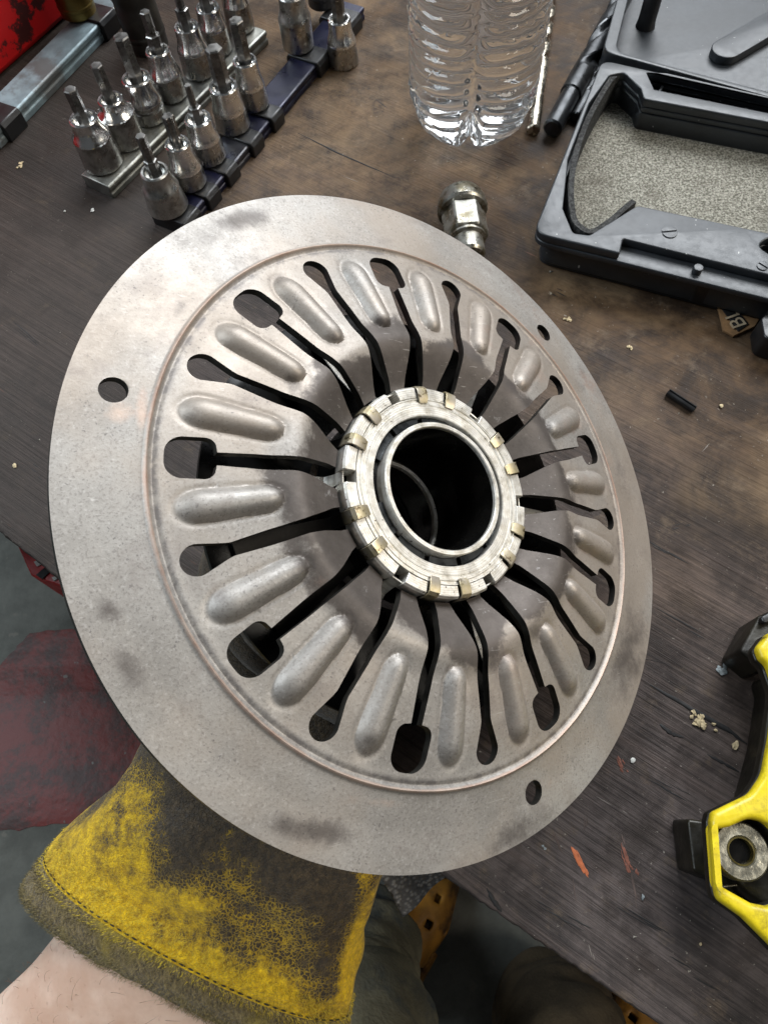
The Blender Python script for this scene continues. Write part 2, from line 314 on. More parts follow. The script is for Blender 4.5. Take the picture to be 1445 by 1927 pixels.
for e in bedges:
    a, b = e.verts
    try: wallf.append(bm.faces.new((a, b, dup[b], dup[a])))
    except ValueError: pass
bmesh.ops.recalc_face_normals(bm, faces=bm.faces)
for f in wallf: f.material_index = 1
bm.to_mesh(me); bm.free()
co = np.zeros(len(me.vertices)*3); me.vertices.foreach_get('co', co); co = co.reshape(-1, 3); rr = np.hypot(co[:, 0], co[:, 1])/R
WP = C + co @ np.array([U, V, Nn]); ppx, ppy = proj(WP)
def spots(L): 
    s = np.zeros(len(co))
    for (x, y, sx, sy, a, st) in L:
        ca, sa = math.cos(math.radians(a)), math.sin(math.radians(a)); dx, dy = ppx - x, ppy - y
        s = np.maximum(s, st*np.exp(-.5*(((dx*ca + dy*sa)/sx)**2 + ((dy*ca - dx*sa)/sy)**2)))
    return s
soot = spots([(462, 412, 48, 16, -12, .9), (400, 440, 70, 25, -25, .4), (500, 402, 30, 10, 0, .6), (860, 425, 60, 18, 30, .6), (208, 1152, 26, 20, 30, .8), (245, 1255, 24, 40, -25, .75), (585, 1562, 60, 20, 5, .95), (470, 1350, 60, 25, 30, .4), (975, 1565, 60, 24, -35, .75), (1182, 1235, 22, 70, 8, .9), (190, 600, 60, 30, -50, .35), (440, 505, 60, 16, -38, .5), (1085, 700, 20, 60, -35, .35), (325, 600, 12, 60, 30, .35), (1170, 900, 14, 60, -15, .4), (760, 1500, 140, 10, 0, .3)])
for kf in range(18):                                   # dark ends of the raised ribs, stained toward the hub, each of its own strength
    for rad, st, sx in ((.505, .75, 17), (.715, .55, 15)):
        p = disc_world(rad + random.uniform(-.012, .012), SL + 10 + 20*kf + random.uniform(-2, 2), .09); x, y = proj(p); soot = np.maximum(soot, spots([(x, y, sx*random.uniform(.7, 1.3), sx*random.uniform(.6, 1.1), random.uniform(0, 180), st*random.uniform(.4, 1.1))]))
rust_and_reflection = spots([(225, 775, 26, 22, 0, .8), (268, 775, 12, 45, 0, .8), (1000, 575, 60, 20, 48, .45), (1140, 850, 10, 60, -20, .45), (1030, 1470, 26, 20, -30, .55), (1010, 700, 24, 30, 0, .5), (1065, 800, 26, 22, 0, .5), (1110, 905, 26, 20, 0, .45), (1120, 740, 22, 70, -32, .5), (1185, 960, 12, 60, -12, .4), (940, 500, 60, 16, 35, .4), (300, 1090, 14, 60, -15, .4), (720, 1510, 90, 12, 4, .45), (1010, 640, 30, 18, 45, .5), (900, 560, 70, 16, 38, .35), (860, 1290, 14, 60, 0, .5), (970, 1270, 16, 60, -15, .45), (600, 1090, 30, 20, 0, .35)])
for kf in range(18):  # warm bench reflection painted on one side of each rib
    for q_ in (.56, .62, .68):
        st = .42 if kf in (0, 12, 13, 14, 15, 16, 17, 1, 2) else .18
        x, y = proj(disc_world(q_, SL + 10 + 20*kf - 2.6, .10)); rust_and_reflection = np.maximum(rust_and_reflection, spots([(x, y, 17, 17, 0, st*random.uniform(.7, 1.3))]))
rust_and_reflection = np.maximum(rust_and_reflection, np.exp(-((rr - .802)/.0075)**2)*.9); edge_d = np.exp(-((rr - .783)/.010)**2)
ang_ = np.degrees(np.arctan2(co[:, 1], co[:, 0])); fi = np.floor((ang_ - SL) % 360/20).astype(int); fb = rng.uniform(-.05, .045, 18); fsl = rng.uniform(-.05, .05, 18)
inner = 1 - sstep(rr + fb[fi] + fsl[fi]*(((ang_ - SL) % 20)/10 - 1), .42, .53)
under = (co[:, 2]/R < hprof(rr) - .012)*1.0
for nm, dat in (('soot', soot), ('rust_and_reflection', rust_and_reflection), ('inner', inner), ('rim_dirt', edge_d)):
    at_ = me.attributes.new(nm, 'FLOAT', 'POINT'); at_.data.foreach_set('value', dat.astype(np.float32))
k = N('spring_steel'); gr = k.noise(1350, 3, .65); g2 = k.noise(900, 3, .65); bg = k.noise(28, 6, .62); bl_ = k.noise(75, 6, .7)
c = k.mix(k.ramp(bg, .34, .66), (.285, .268, .248), (.390, .372, .348)); c = k.mix(k.ramp(gr, .50, .66, 0, .42), c, (.14, .125, .115)); c = k.mix(k.ramp(g2, .54, .70, 0, .35), c, (.54, .52, .50)); c = k.mix(k.ramp(k.noise(16, 4, .55), .40, .62), c, k.mix(.62, c, (.345, .285, .230))); c = k.mix(k.ramp(k.noise(55, 7, .75), .50, .70, 0, .45), c, (.20, .17, .155))
c = k.mix(k.math('MULTIPLY', k.ramp(k.noise(1300, 2, .5), .62, .68), k.ramp(bl_, .45, .62, 0, .6)), c, (.10, .09, .09))
sx = k.attr('inner'); im = k.ramp(k.math('ADD', sx, k.math('MULTIPLY', k.math('SUBTRACT', bl_, .5), 2.4)), .30, .74, 0, .92)
inc = k.mix(k.ramp(k.noise(60, 7, .75), .36, .70), (.066, .055, .049), (.115, .098, .089)); inc = k.mix(k.ramp(k.noise(150, 6, .75), .62, .72, 0, .55), inc, (.42, .41, .40))
c = k.mix(im, c, inc)
so = k.ramp(k.math('ADD', k.math('ADD', k.attr('soot'), k.math('MULTIPLY', k.math('SUBTRACT', k.noise(170, 6, .75), .5), 1.1)), k.math('MULTIPLY', k.math('SUBTRACT', k.noise(60, 6, .7), .5), 1.0)), .20, .95, 0, .82); c = k.mix(so, c, (.085, .072, .066))
ru = k.ramp(k.math('ADD', k.attr('rust_and_reflection'), k.math('MULTIPLY', k.math('SUBTRACT', k.noise(110, 6, .75), .5), 1.1)), .30, 1.0, 0, .75); scr = k.ramp(k.noise(1, 3, .6, k.map((60, 1500, 1500), (0, 0, .7))), .66, .70, 0, .35); c = k.mix(k.math('MULTIPLY', scr, k.ramp(k.noise(24, 3), .45, .6)), c, (.60, .58, .55)); c = k.mix(ru, c, k.mix(k.ramp(bl_, .35, .6), (.42, .25, .18), (.55, .42, .34)))
c = k.mix(k.math('MULTIPLY', k.attr('rim_dirt'), k.ramp(k.noise(260, 5, .7), .42, .6, 0, .7)), c, (.13, .12, .12))
k.set(Base_Color=c, Metallic=.50, Roughness=k.math('ADD', k.math('MULTIPLY', im, .03), k.ramp(bl_, .3, .7, .48, .60)))
b = k.bump(gr, .22, .0002); k.bump(bl_, .12, .0006, b); M_plate = k.m
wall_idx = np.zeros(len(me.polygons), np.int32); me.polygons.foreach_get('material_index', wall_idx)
sp_o = link_mesh('spring_plate', me, M_plate, clutch, 38); me.materials.append(simple('oily_shaded_cut_edge', (.045, .042, .036), .5, .4, .6, 200)); me.polygons.foreach_set('material_index', wall_idx)  # cut edges darkened: oil, and slot-wall shade put into the colour
# release bearing
k = N('machined_steel'); ring = k.vor(900); c = k.mix(k.ramp(k.noise(260, 5, .7), .42, .66), (.86, .84, .79), (.62, .585, .51)); c = k.mix(k.ramp(k.noise(800, 3), .66, .72), c, (.14, .12, .10)); sq = k.n.new('ShaderNodeSeparateXYZ'); k.L(k.co, sq.inputs[0]); rad_ = k.math('SQRT', k.math('ADD', k.math('MULTIPLY', sq.outputs[0], sq.outputs[0]), k.math('MULTIPLY', sq.outputs[1], sq.outputs[1]))); rl_ = k.math('SINE', k.math('MULTIPLY', k.math('ADD', rad_, k.math('MULTIPLY', k.noise(60, 2), .0004)), 9500.0)); c = k.mix(k.ramp(rl_, .2, 1, 0, .38), c, (.33, .30, .25))
k.set(Base_Color=c, Metallic=.7, Roughness=k.ramp(k.noise(300, 4), .3, .7, .34, .52)); k.bump(k.noise(900, 4, .7), .25, .0003); M_machined = k.m
M_black = simple('oily_black_steel', (.012, .012, .012), .32, .7, .5, 90, .12); M_cage = simple('bearing_cage_steel', (.05, .055, .06), .35, .8, .4, 200); M_bore = simple('oily_bore', (.05, .048, .045), .22, .9, .5, 60)
def rl(prof): return [(r*R, h*R) for r, h in prof]
mb = MB().lathe(rl([(.222, .02), (.222, .104), (.224, .107), (.247, .108), (.249, .1045), (.253, .1045), (.255, .1075), (.262, .1075), (.264, .104), (.270, .104), (.272, .1075), (.2745, .1075), (.276, .096), (.276, .02), (.222, .02)]), 144, cap=False)
mb.build('bearing_ring', M_machined, clutch, 25, merge=1e-7)
def ring_seg(a0, a1, r0, r1, h0, h1, n=8, chamf=.006):
    prof = [(r0, h0), (r0, h1), (r1 - chamf, h1), (r1, h1 - chamf*1.2), (r1, h0)]; mb = MB(); rows = [[(r*R*math.cos(a), r*R*math.sin(a), h*R) for r, h in prof] for a in np.radians(np.linspace(a0, a1, n + 1))]
    mb.grid(rows, cv=True); L_ = len(prof); mb.f.append(tuple(range(L_))); mb.f.append(tuple(range(n*L_, n*L_ + L_))[::-1]); return mb
tooth = None
for kf in range(18):
    nm = ring_seg(SL + 20*kf + 3.4, SL + 20*kf + 16.6, .2762, .312, .055, .106 + .0015*math.sin(kf*1.7)).build('ring_tooth', M_machined, clutch, 25, bevel=.00018)
MB().lathe(rl([(.2765, .054), (.306, .054), (.306, -.08), (.2765, -.08), (.2765, .054)]), 96, cap=False).build('bearing_sleeve', M_black, clutch, 25, merge=1e-7)
MB().lathe(rl([(.1805, -.60), (.1805, .122), (.183, .1245), (.1935, .1245), (.1965, .121), (.1965, -.62), (.1805, -.60)]), 120, cap=False).build('guide_tube', M_machined, clutch, 25, merge=1e-7)
MB().lathe(rl([(.1798, -.60), (.1798, .112), (.1803, .112), (.1803, -.6), (.1798, -.60)]), 96, cap=False).build('tube_bore', M_bore, clutch, 25)
MB().lathe(rl([(.1797, -.33), (.170, -.335), (.150, -.36), (.150, -.40), (.1797, -.42)]), 72, cap=False).build('bore_lip', M_black, clutch, 20)
MB().lathe(rl([(.1797, -.17), (.172, -.176), (.170, -.19), (.1797, -.20)]), 72, cap=False).build('bore_ring', M_machined, clutch, 20)
MB().lathe(rl([(.1975, .080), (.2215, .080), (.2215, .055), (.1975, .055), (.1975, .080)]), 96, cap=False).build('bearing_race', M_black, clutch, 25)
for a in range(12):
    if a in (5,): continue
    ring_seg(a*30 + 2.2 + 8, a*30 + 27.8 + 8, .199, .220, .070, .094, 6, .003).build('bearing_cage_segment', M_cage, clutch, 25)
k = N('brass_plated_clip'); c = k.mix(k.ramp(k.noise(180, 5, .7), .4, .65), (.50, .43, .27), (.58, .52, .43)); c = k.mix(k.ramp(k.noise(420, 4, .7), .56, .66), c, (.12, .09, .05)); sz = k.n.new('ShaderNodeSeparateXYZ'); k.L(k.co, sz.inputs[0]); c = k.mix(k.ramp(k.math('ADD', sz.outputs[2], k.math('MULTIPLY', k.noise(200, 4), .002)), .0075, .0105), (.010, .009, .008), c); k.set(Base_Color=c, Metallic=.8, Roughness=.40); k.bump(k.noise(700, 3), .2, .0002); M_brass = k.m  # clip legs painted dark below the plate: oil and the shade there
def tab(a, long):
    path = [(.258, .1125), (.270, .117), (.290, .119), (.303, .117), (.312, .108), (.3165, .09), (.318, .045), (.326, .015), (.36, -.01), (.43, -.03), (.52, -.05), (.58, -.055)] if long else [(.306, .088), (.3115, .070), (.316, .045), (.326, .015), (.36, -.01), (.43, -.03), (.52, -.05), (.58, -.055)]
    wid = [.0135, .0165, .017, .017, .017, .017, .018, .020, .028, .036, .040, .036][-len(path):]; t = .0045; ca, sa = math.cos(math.radians(a)), math.sin(math.radians(a)); rows = []
    pts = np.array(path); tg = np.gradient(pts, axis=0); nn = np.stack([tg[:, 1], -tg[:, 0]], 1); nn /= np.linalg.norm(nn, axis=1)[:, None]
    for (r, h), w, nv in zip(path, wid, nn):
        q = []
        for side, off in ((-1, 0), (1, 0), (1, 1), (-1, 1)):
            r2, h2 = r + nv[0]*t*off, h + nv[1]*t*off; q.append(((r2*ca - side*w*sa)*R, (r2*sa + side*w*ca)*R, h2*R))
        rows.append(q)
    mb = MB(); mb.grid(rows, cv=True); nL = len(rows); mb.f.append((0, 1, 2, 3)); mb.f.append(tuple((nL - 1)*4 + i for i in (3, 2, 1, 0))); return mb
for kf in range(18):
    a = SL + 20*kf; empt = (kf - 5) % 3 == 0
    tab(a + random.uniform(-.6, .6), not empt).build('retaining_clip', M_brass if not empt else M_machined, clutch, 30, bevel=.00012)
MB().lathe(rl([(.32, -.10), (.60, -.075), (.64, -.085), (.64, -.10), (.32, -.13), (.32, -.10)]), 96, cap=False).build('retainer_dish', M_black, clutch, 25)
# ================================================================== TOOLS ON THE BENCH
k = N('chrome'); k.set(Base_Color=k.mix(k.ramp(k.noise(90, 5, .7), .45, .7), (.82, .82, .81), (.62, .61, .58)), Metallic=1.0, Roughness=k.ramp(k.noise(160, 5, .7), .4, .75, .16, .36)); k.bump(k.noise(500, 3), .06, .0002); M_chrome = k.m
k = N('satin_chrome'); k.set(Base_Color=k.mix(k.ramp(k.noise(120, 5, .7), .42, .7), (.52, .52, .50), (.24, .23, .21)), Metallic=1.0, Roughness=k.ramp(k.noise(200, 4), .35, .7, .26, .46)); k.bump(k.noise(800, 3), .15, .0002); M_satin = k.m
k = N('socket_body_steel'); k.set(Base_Color=k.mix(k.ramp(k.noise(120, 5, .7), .42, .7), (.50, .495, .48), (.24, .23, .21)), Metallic=1.0, Roughness=k.ramp(k.noise(200, 4), .35, .7, .24, .42)); k.bump(k.noise(800, 3), .15, .0002); M_bodyst = k.m
k = N('bit_steel'); k.set(Base_Color=k.mix(k.ramp(k.noise(150, 5, .7), .42, .7), (.22, .215, .205), (.085, .08, .074)), Metallic=.9, Roughness=k.ramp(k.noise(200, 4), .35, .7, .26, .46)); M_bit = k.m
M_zinc = simple('zinc_plated_rail', (.30, .40, .44), .5, .3, .45, 60, .2, dirt=(.14, .15, .15), dthr=(.52, .66)); M_grail = simple('grey_rail', (.34, .34, .31), .42, .7, .5, 60, .2, dirt=(.12, .12, .10), dthr=(.5, .68))
M_blue = simple('blue_anodised_rail', (.012, .013, .040), .36, .3, .4, 60, .1, dirt=(.03, .03, .035)); M_clip = simple('black_plastic', (.012, .012, .013), .42, 0, .3, 90, .15)
def hexring(r, n=6, ph=0): return [(r*math.cos(ph + 2*math.pi*i/n), r*math.sin(ph + 2*math.pi*i/n)) for i in range(n)]
def socket_at(base, shoulder, collar, top, wb, ws, wc, wh, label, zb=.0, step=None, torx=False, groove=False, satin=False, knurl=False):
    B = at(*base, zb); dpt = fdepth(B); px = dpt/F
    zs, zc, zt = zat(B[0], B[1], shoulder), zat(B[0], B[1], collar), zat(B[0], B[1], top)
    def rad(w, z): return w/2*fdepth((B[0], B[1], z))/F
    rb, rs_, rc, rh = rad(wb, zb), rad(ws, zs), rad(wc, zc), rad(wh, zt)
    o = empty('bit_socket', B, label, 'socket', 'hex bit sockets standing on the bench', mat=Matrix.Translation(Vector(B)) @ Matrix.Rotation(random.uniform(0, 1), 4, 'Z'))
    zs -= zb; zc -= zb; zt -= zb; zs = max(zs*1.12, .006); zc = max(zc, zs + .006)
    low = [(rb*.93, 0), (rb, .0008)]
    if groove: low = [(rb*.93, 0), (rb, .0008), (rb, zs*.62), (rb*.86, zs*.66), (rb*.86, zs*.80), (rs_, zs*.84)]
    db = MB().lathe(low + [(rs_*.985, zs*.86), (rs_, zs)] if not groove else low + [(rs_, zs)], 48, cap=True).build('drive_body', M_satin if satin else M_bodyst, o, 28)
    neck = [(rs_, zs), (rs_*.985, zs + .0006), (rs_*.93 + rc*.07, zs + (zc - zs)*.07), (rs_*.62 + rc*.38, zs + (zc - zs)*.20), (rs_*.30 + rc*.70, zs + (zc - zs)*.36), (rs_*.10 + rc*.90, zs + (zc - zs)*.52), (rc, zs + (zc - zs)*.70), (rc, zc - .0012), (rc, zc - .0006), (rc*.93, zc), (rc*.78, zc), (rc*.72, zc - .001), (rc*.70, zc - .0035), (0, zc - .0035)]
    MB().lathe(neck, 48, cap=False).build('chrome_neck', M_satin if satin else M_chrome, o, 28)
    z0 = zc - .0032; bit = MB(); ch = rh*.14
    def hexp(r, a, b, cham=True):
        if torx: ring = [(r*(1.0 if i % 4 < 2 else .80)*math.cos(2*math.pi*i/24), r*(1.0 if i % 4 < 2 else .80)*math.sin(2*math.pi*i/24)) for i in range(24)]
        else: ring = hexring(r)
        n = len(ring); rows = [[(x, y, a) for x, y in ring], [(x, y, b - (ch if cham else 0)) for x, y in ring], [(x*.84, y*.84, b) for x, y in ring]]
        bit.grid(rows, cv=True); base_i = len(bit.v) - n; bit.f.append(tuple(base_i + i for i in range(n)))
    if step:
        zm = zat(B[0], B[1], step[0]) - zb; rm = rad(step[1], zm); hexp(rm, z0, zm); hexp(rh, zm - .0015, zt)
    else: hexp(rh, z0, zt)
    bit.build('hex_bit' if not torx else 'star_bit', M_bit, o, 20)
    # knurled / stamped band low on the body
    if knurl:
        kb = MB(); nk = 34
        for i in range(nk):
            if random.random() < .3: continue
            a = 2*math.pi*i/nk; w = .35*math.pi/nk; rows = [[((rb + dr)*math.cos(a + s*w), (rb + dr)*math.sin(a + s*w), z) for s, dr in ((-1, -.0002), (0, .00022), (1, -.0002))] for z in (zs*.20, zs*.42)]
            kb.grid(rows)
        tag(kb.build('knurled_band', M_satin, db, 20), kind='stuff')
    return o
RZ, BZ = .0085, .0095
socket_at((196, 306), 262, 221, 167, 74, 74, 54, 25, 'chrome hex bit socket at the near left end of the grey rail', RZ)
socket_at((240.6, 265), 218, 185, 121.8, 68, 70, 48, 24, 'chrome hex bit socket second from the near end of the grey rail', RZ)
socket_at((283.8, 220), 190, 145, 67.5, 62, 66, 56, 31, 'grooved chrome socket with the thickest dark hex bit on the grey rail', RZ, groove=True, knurl=True)
socket_at((324, 178), 141.7, 93, 21, 60, 60, 46, 20, 'stepped hex bit socket in the middle of the grey rail', RZ, step=(64, 27))
socket_at((375.7, 136), 97, 47.6, -8, 58, 58, 47, 16, 'chrome socket with a thin-tipped stepped bit before the last two on the grey rail', RZ, step=(15, 25), knurl=True)
socket_at((411, 94), 55, 12, -45, 54, 54, 46, 26, 'chrome socket second from the far end of the grey rail', RZ)
socket_at((454, 52), 10, -30, -90, 52, 52, 46, 24, 'chrome socket at the far end of the grey rail', RZ)
socket_at((317, 388), 357, 321, 254.7, 77, 70, 54, 20, 'dull satin stepped hex bit socket at the near end of the blue rail', BZ, step=(300, 25), satin=True)
socket_at((359, 343), 317, 268, 217, 62, 62, 48, 23, 'chrome star bit socket second from the near end of the blue rail', BZ, torx=True)
socket_at((394.5, 295), 263.5, 221.4, 159.4, 64, 62, 52, 13, 'chrome socket with the thinnest stepped bit, third on the blue rail', BZ, step=(200, 24), knurl=True)
socket_at((439.6, 236.7), 207.7, 160.4, 89.4, 64, 62, 55, 33, 'chrome socket with the widest hex bit on the blue rail', BZ)
socket_at((479, 196), 163, 111.8, 36.8, 56, 54, 46, 29, 'chrome socket with a tall hex bit beside the bare stretch of blue rail', BZ)
socket_at((562, 86.8), 39.4, -12, -70, 58, 62, 50, 24, 'long satin socket standing alone at the black clip of the blue rail', BZ, satin=True)
socket_at((646, 117), 81.5, 34, -40, 58, 55, 43, 25, 'chrome hex bit socket standing on the bare wood beside the blue rail', 0.0)
def rail(name, a, b, w, h, mat, label, group='socket rails', over=(0, 0), prof='c'):
    A, B = at(*a, h), at(*b, h); e = (B - A); L_ = np.linalg.norm(e[:2]); o = empty(name, A, label, 'socket rail', group, mat=frame((A[0], A[1], 0), (e[0], e[1], 0), (0, 0, 1)))
    sec = [(-w/2, 0), (w/2, 0), (w/2, h*.35), (w*.46, h*.42), (w*.46, h*.58), (w/2, h*.66), (w/2, h*.92), (w*.44, h), (-w*.44, h), (-w/2, h*.92), (-w/2, h*.66), (-w*.46, h*.58), (-w*.46, h*.42), (-w/2, h*.35)]
    mb = MB(); rows = [[(x, y, z) for y, z in sec] for x in (0, L_)]; mb.grid(rows, cv=True); n = len(sec); mb.f += [tuple(range(n))[::-1], tuple(range(n, 2*n))]
    mb.build('rail_bar', mat, o, 25, bevel=.0005); return o, L_
def rail_clip(o, x, w, h, ln=.009, big=0): # black clip riding on the rail
    y = w/2; MB().prism([(-y - .0028, 0), (y + .0028, 0), (y + .0028, h*.9), (y + .0012, h + .0016), (-y - .0012, h + .0016), (-y - .0028, h*.9)], -ln/2, ln/2, mat=Matrix(((0, 0, 1, x), (1, 0, 0, 0), (0, 1, 0, 0), (0, 0, 0, 1)))).build('rail_clip', M_clip, o, 25, bevel=.0006)
g_o, gL = rail('socket_rail', (178, 340), (476, 48), .021, RZ - .0005, M_grail, 'grey steel socket rail carrying the back row of bit sockets')
b_o, bL = rail('socket_rail', (326, 404), (662, 6), .018, BZ - .0020, M_blue, 'dark blue socket rail with black clips carrying the front row of bit sockets')
def rail_x(o, px, py):
    P_ = at(px, py, .008); A = np.array(o.matrix_world.translation); e = np.array([o.matrix_world[0][0], o.matrix_world[1][0]]); return float((P_[:2] - A[:2]) @ e)
for px, py, ln in [(332, 398, .014), (372, 352, .011), (408, 308, .011), (452, 252, .011), (492, 206, .011), (578, 100, .014), (640, 30, .014)]: rail_clip(b_o, rail_x(b_o, px, py), .018, BZ - .002, ln)
z_o, zL = rail('socket_rail', (-40, 244), (205, -5), .020, .010, M_zinc, 'pale zinc socket rail with black end clips beside the red toolbox')
for px, py in [(-8, 218), (180, 32)]: rail_clip(z_o, rail_x(z_o, px, py), .020, .010, .016)
# brass socket, tall dark impact socket, black socket
M_brassy = simple('brass_yellow_metal', (.27, .19, .055), .38, .85, .45, 60, .15); M_gunmetal = simple('gunmetal', (.10, .095, .085), .40, .85, .45, 50, .15)
def plain_socket(base, wpx, hgt, mat, label, zb, flare=1.0, name='plain_socket'):
    B = at(*base, zb); r = wpx/2*fdepth(B)/F; o = empty(name, B, label, 'socket'); MB().lathe([(r*.9, 0), (r, .001), (r, hgt*.35), (r*.97, hgt*.37), (r*flare, hgt*.42), (r*flare, hgt - .001), (r*flare*.93, hgt), (r*.7, hgt), (r*.66, hgt - .01), (0, hgt - .01)], 48, cap=True).build('socket_body', mat, o, 28)
    MB().lathe([(r*1.005, hgt*.10), (r*1.03, hgt*.11), (r*1.03, hgt*.14), (r*1.005, hgt*.15)], 48, cap=False).build('body_ring', mat, o, 28); return o
plain_socket((150, 24), 66, .05, M_brassy, 'brass-coloured socket on the far end of the zinc rail beside the red toolbox', .0105)
plain_socket((281, 86), 74, .075, M_gunmetal, 'tall dark gunmetal socket standing behind the grey rail', 0.0, 1.03)
plain_socket((606, 8), 50, .05, M_clip, 'black socket behind the long satin socket on the blue rail', BZ)
# red toolbox corner
k = N('worn_red_paint'); c = k.mix(k.ramp(k.noise(26, 7, .72), .56, .60), (.50, .006, .008), (.05, .008, .008)); k.set(Base_Color=c, Roughness=.5); k.bump(k.noise(30, 5), .2, .001); M_red = k.m
A, B = at(-60, 210), at(170, 5); e = (B - A)[:2]; L_ = np.linalg.norm(e); e /= L_; pn = np.array([-e[1], e[0]])
tb = empty('red_toolbox', A, 'worn red painted toolbox at the back left corner of the bench', 'toolbox', mat=frame((A[0], A[1], 0), (e[0], e[1], 0), (0, 0, 1)))
MB().prism([(-.15, .002), (L_ + .08, .002), (L_ + .08, .16), (-.15, .16)], .0005, .075).build('box_body', M_red, tb, bevel=.004)
MB().prism([(-.152, 0), (L_ + .082, 0), (L_ + .082, .162), (-.152, .162)], .0755, .10).build('box_lid', M_red, tb, bevel=.005)
MB().prism([(.02, -.004), (.05, -.004), (.05, .0), (.02, .0)], .060, .090).build('box_latch', M_zinc, tb, bevel=.001)
# ---- black plastic case
k = N('case_plastic'); c = k.mix(k.ramp(k.noise(55, 6, .7), .36, .68), (.016, .019, .023), (.026, .031, .037)); c = k.mix(k.ramp(k.noise(500, 2, .5), .745, .76), c, (.4, .4, .38))
k.set(Base_Color=c, Roughness=k.ramp(k.noise(300, 5), .35, .7, .40, .48), Specular_IOR_Level=.62); k.bump(k.noise(1300, 2), .10, .0002); M_case = k.m
k = N('grey_felt'); c = k.mix(k.ramp(k.noise(1, 5, .8, k.map((900, 900, 900))), .38, .66), (.10, .094, .074), (.50, .48, .41)); c = k.mix(k.ramp(k.noise(26, 5, .65), .52, .76, 0, .8), c, (.12, .105, .085)); k.set(Base_Color=c, Roughness=.95, Specular_IOR_Level=.1); k.bump(k.noise(1100, 4, .8), .9, .0012); M_felt = k.m
k = N('grey_foam'); c = k.mix(k.ramp(k.noise(700, 4, .8), .4, .65), (.028, .028, .028), (.09, .09, .088)); k.set(Base_Color=c, Roughness=.95, Specular_IOR_Level=.1); k.bump(k.noise(900, 4, .8), .7, .0008); M_foam = k.m
CZ = .025; pa = lambda L, z: [at(x, y, z)[:2] for x, y in L]
case = empty('plastic_tool_case', at(1003, 438), 'open black plastic tool case with a felt lined tray and its lid folded back', 'tool case')
cp = lambda name, loops, z0, z1, bv, mat, **kw: plate(name, loops, z0, z1, bv, mat, case, world=True, **kw)
out_b = pa([(1003, 438), (1640, 596), (1745, 250), (1132, 112)], CZ); outer = rpoly(out_b, [.008, .008, .008, .007], 8)
cav = rpoly(pa([(1059, 392), (1069, 299), (1109, 193), (1147, 141), (1174, 136), (1205, 166), (1211, 186), (1445, 230), (1600, 258), (1560, 458), (1445, 438), (1398, 428), (1199, 386), (1141, 422), (1109, 442), (1078, 438)], CZ), .003, 4)
trough = pa([(1217, 138), (1231, 168), (1445, 212), (1640, 252), (1650, 222), (1445, 184), (1254, 140)], CZ)
hole = rpoly(pa([(1424, 462), (1445, 446), (1530, 470), (1530, 500), (1450, 480)], CZ), .004, 5)
notch = rpoly(pa([(1003, 438), (1166, 476.5), (1172, 449), (1445, 517), (1640, 566), (1745, 250), (1132, 112)], CZ), [.008, .001, .001, 0, .004, .008, .007], 8)
lowb = rpoly(pa([(1020, 428), (1640, 585), (1740, 256), (1138, 122)], CZ), .008, 8)
cp('case_base', [lowb, cav, trough, hole], .003, CZ - .0078, .0012, M_case)
cp('case_rim', [outer, cav, trough, hole], CZ - .0077, CZ - .0045, .0008, M_case)
cp('tray_top', [notch, cav, trough, hole], CZ - .0045, CZ, .0008, M_case)
inner_o = rpoly(pa([(1024, 425), (1636, 580), (1736, 260), (1140, 125)], CZ), .006, 6)
cp('case_floor', [inner_o], .0008, .0028, .0005, M_case)
cavf = rpoly(pa([(1059, 392), (1069, 299), (1109, 193), (1147, 141), (1174, 136), (1205, 166), (1211, 186), (1445, 230), (1600, 258), (1560, 458), (1445, 438), (1398, 428), (1199, 386), (1141, 422), (1109, 442), (1078, 438)], CZ), .003, 4)
cp('felt_lining', [cavf], .0030, .0075, .0002, M_felt)
fp = [at(x, y, .022) for x, y in [(1208, 172), (1196, 152), (1178, 142), (1160, 143), (1143, 160), (1118, 202), (1093, 255), (1080, 300), (1072, 350), (1073, 400), (1085, 432), (1108, 443), (1134, 430), (1160, 405), (1192, 379)]]
t = np.linspace(0, 1, 60); s_ = np.linspace(0, 1, len(fp)); fx = np.interp(t, s_, [p[0] for p in fp]); fy = np.interp(t, s_, [p[1] for p in fp]); kk = np.ones(5)/5
fx = np.concatenate([fx[:2], np.convolve(fx, kk, 'valid'), fx[-2:]]); fy = np.concatenate([fy[:2], np.convolve(fy, kk, 'valid'), fy[-2:]])
tx, ty = np.gradient(fx), np.gradient(fy); ln = np.hypot(tx, ty); nx, ny = -ty/ln, tx/ln; rows = []
for i in range(60):
    hz = .0238 + .0004*math.sin(i*.9) - (.0015*max(0, (i - 46)/14)); w = .0014
    rows.append([(fx[i] + nx[i]*w, fy[i] + ny[i]*w, .0078), (fx[i] + nx[i]*w, fy[i] + ny[i]*w, hz), (fx[i] - nx[i]*w, fy[i] - ny[i]*w, hz), (fx[i] - nx[i]*w, fy[i] - ny[i]*w, .0078)])
mb = MB().grid(rows, cv=True); mb.f += [(0, 1, 2, 3), (236, 239, 238, 237)]; mb.build('foam_strip', M_foam, case, 40, world=True)
for px, py in [(1290, 190), (1350, 203), (1420, 216), (1264, 167)]:
    p = at(px - 18, py - 12, CZ); cdir = at(px - 6, py - 34, CZ) - p; cdir /= np.linalg.norm(cdir); q = p + cdir*.008; sd = np.array([-cdir[1], cdir[0]])*.0005
    MB().prism([p[:2] - sd[:2], q[:2] - sd[:2], q[:2] + sd[:2], p[:2] + sd[:2]], .003, .020).build('hinge_rib', M_case, case, world=True)
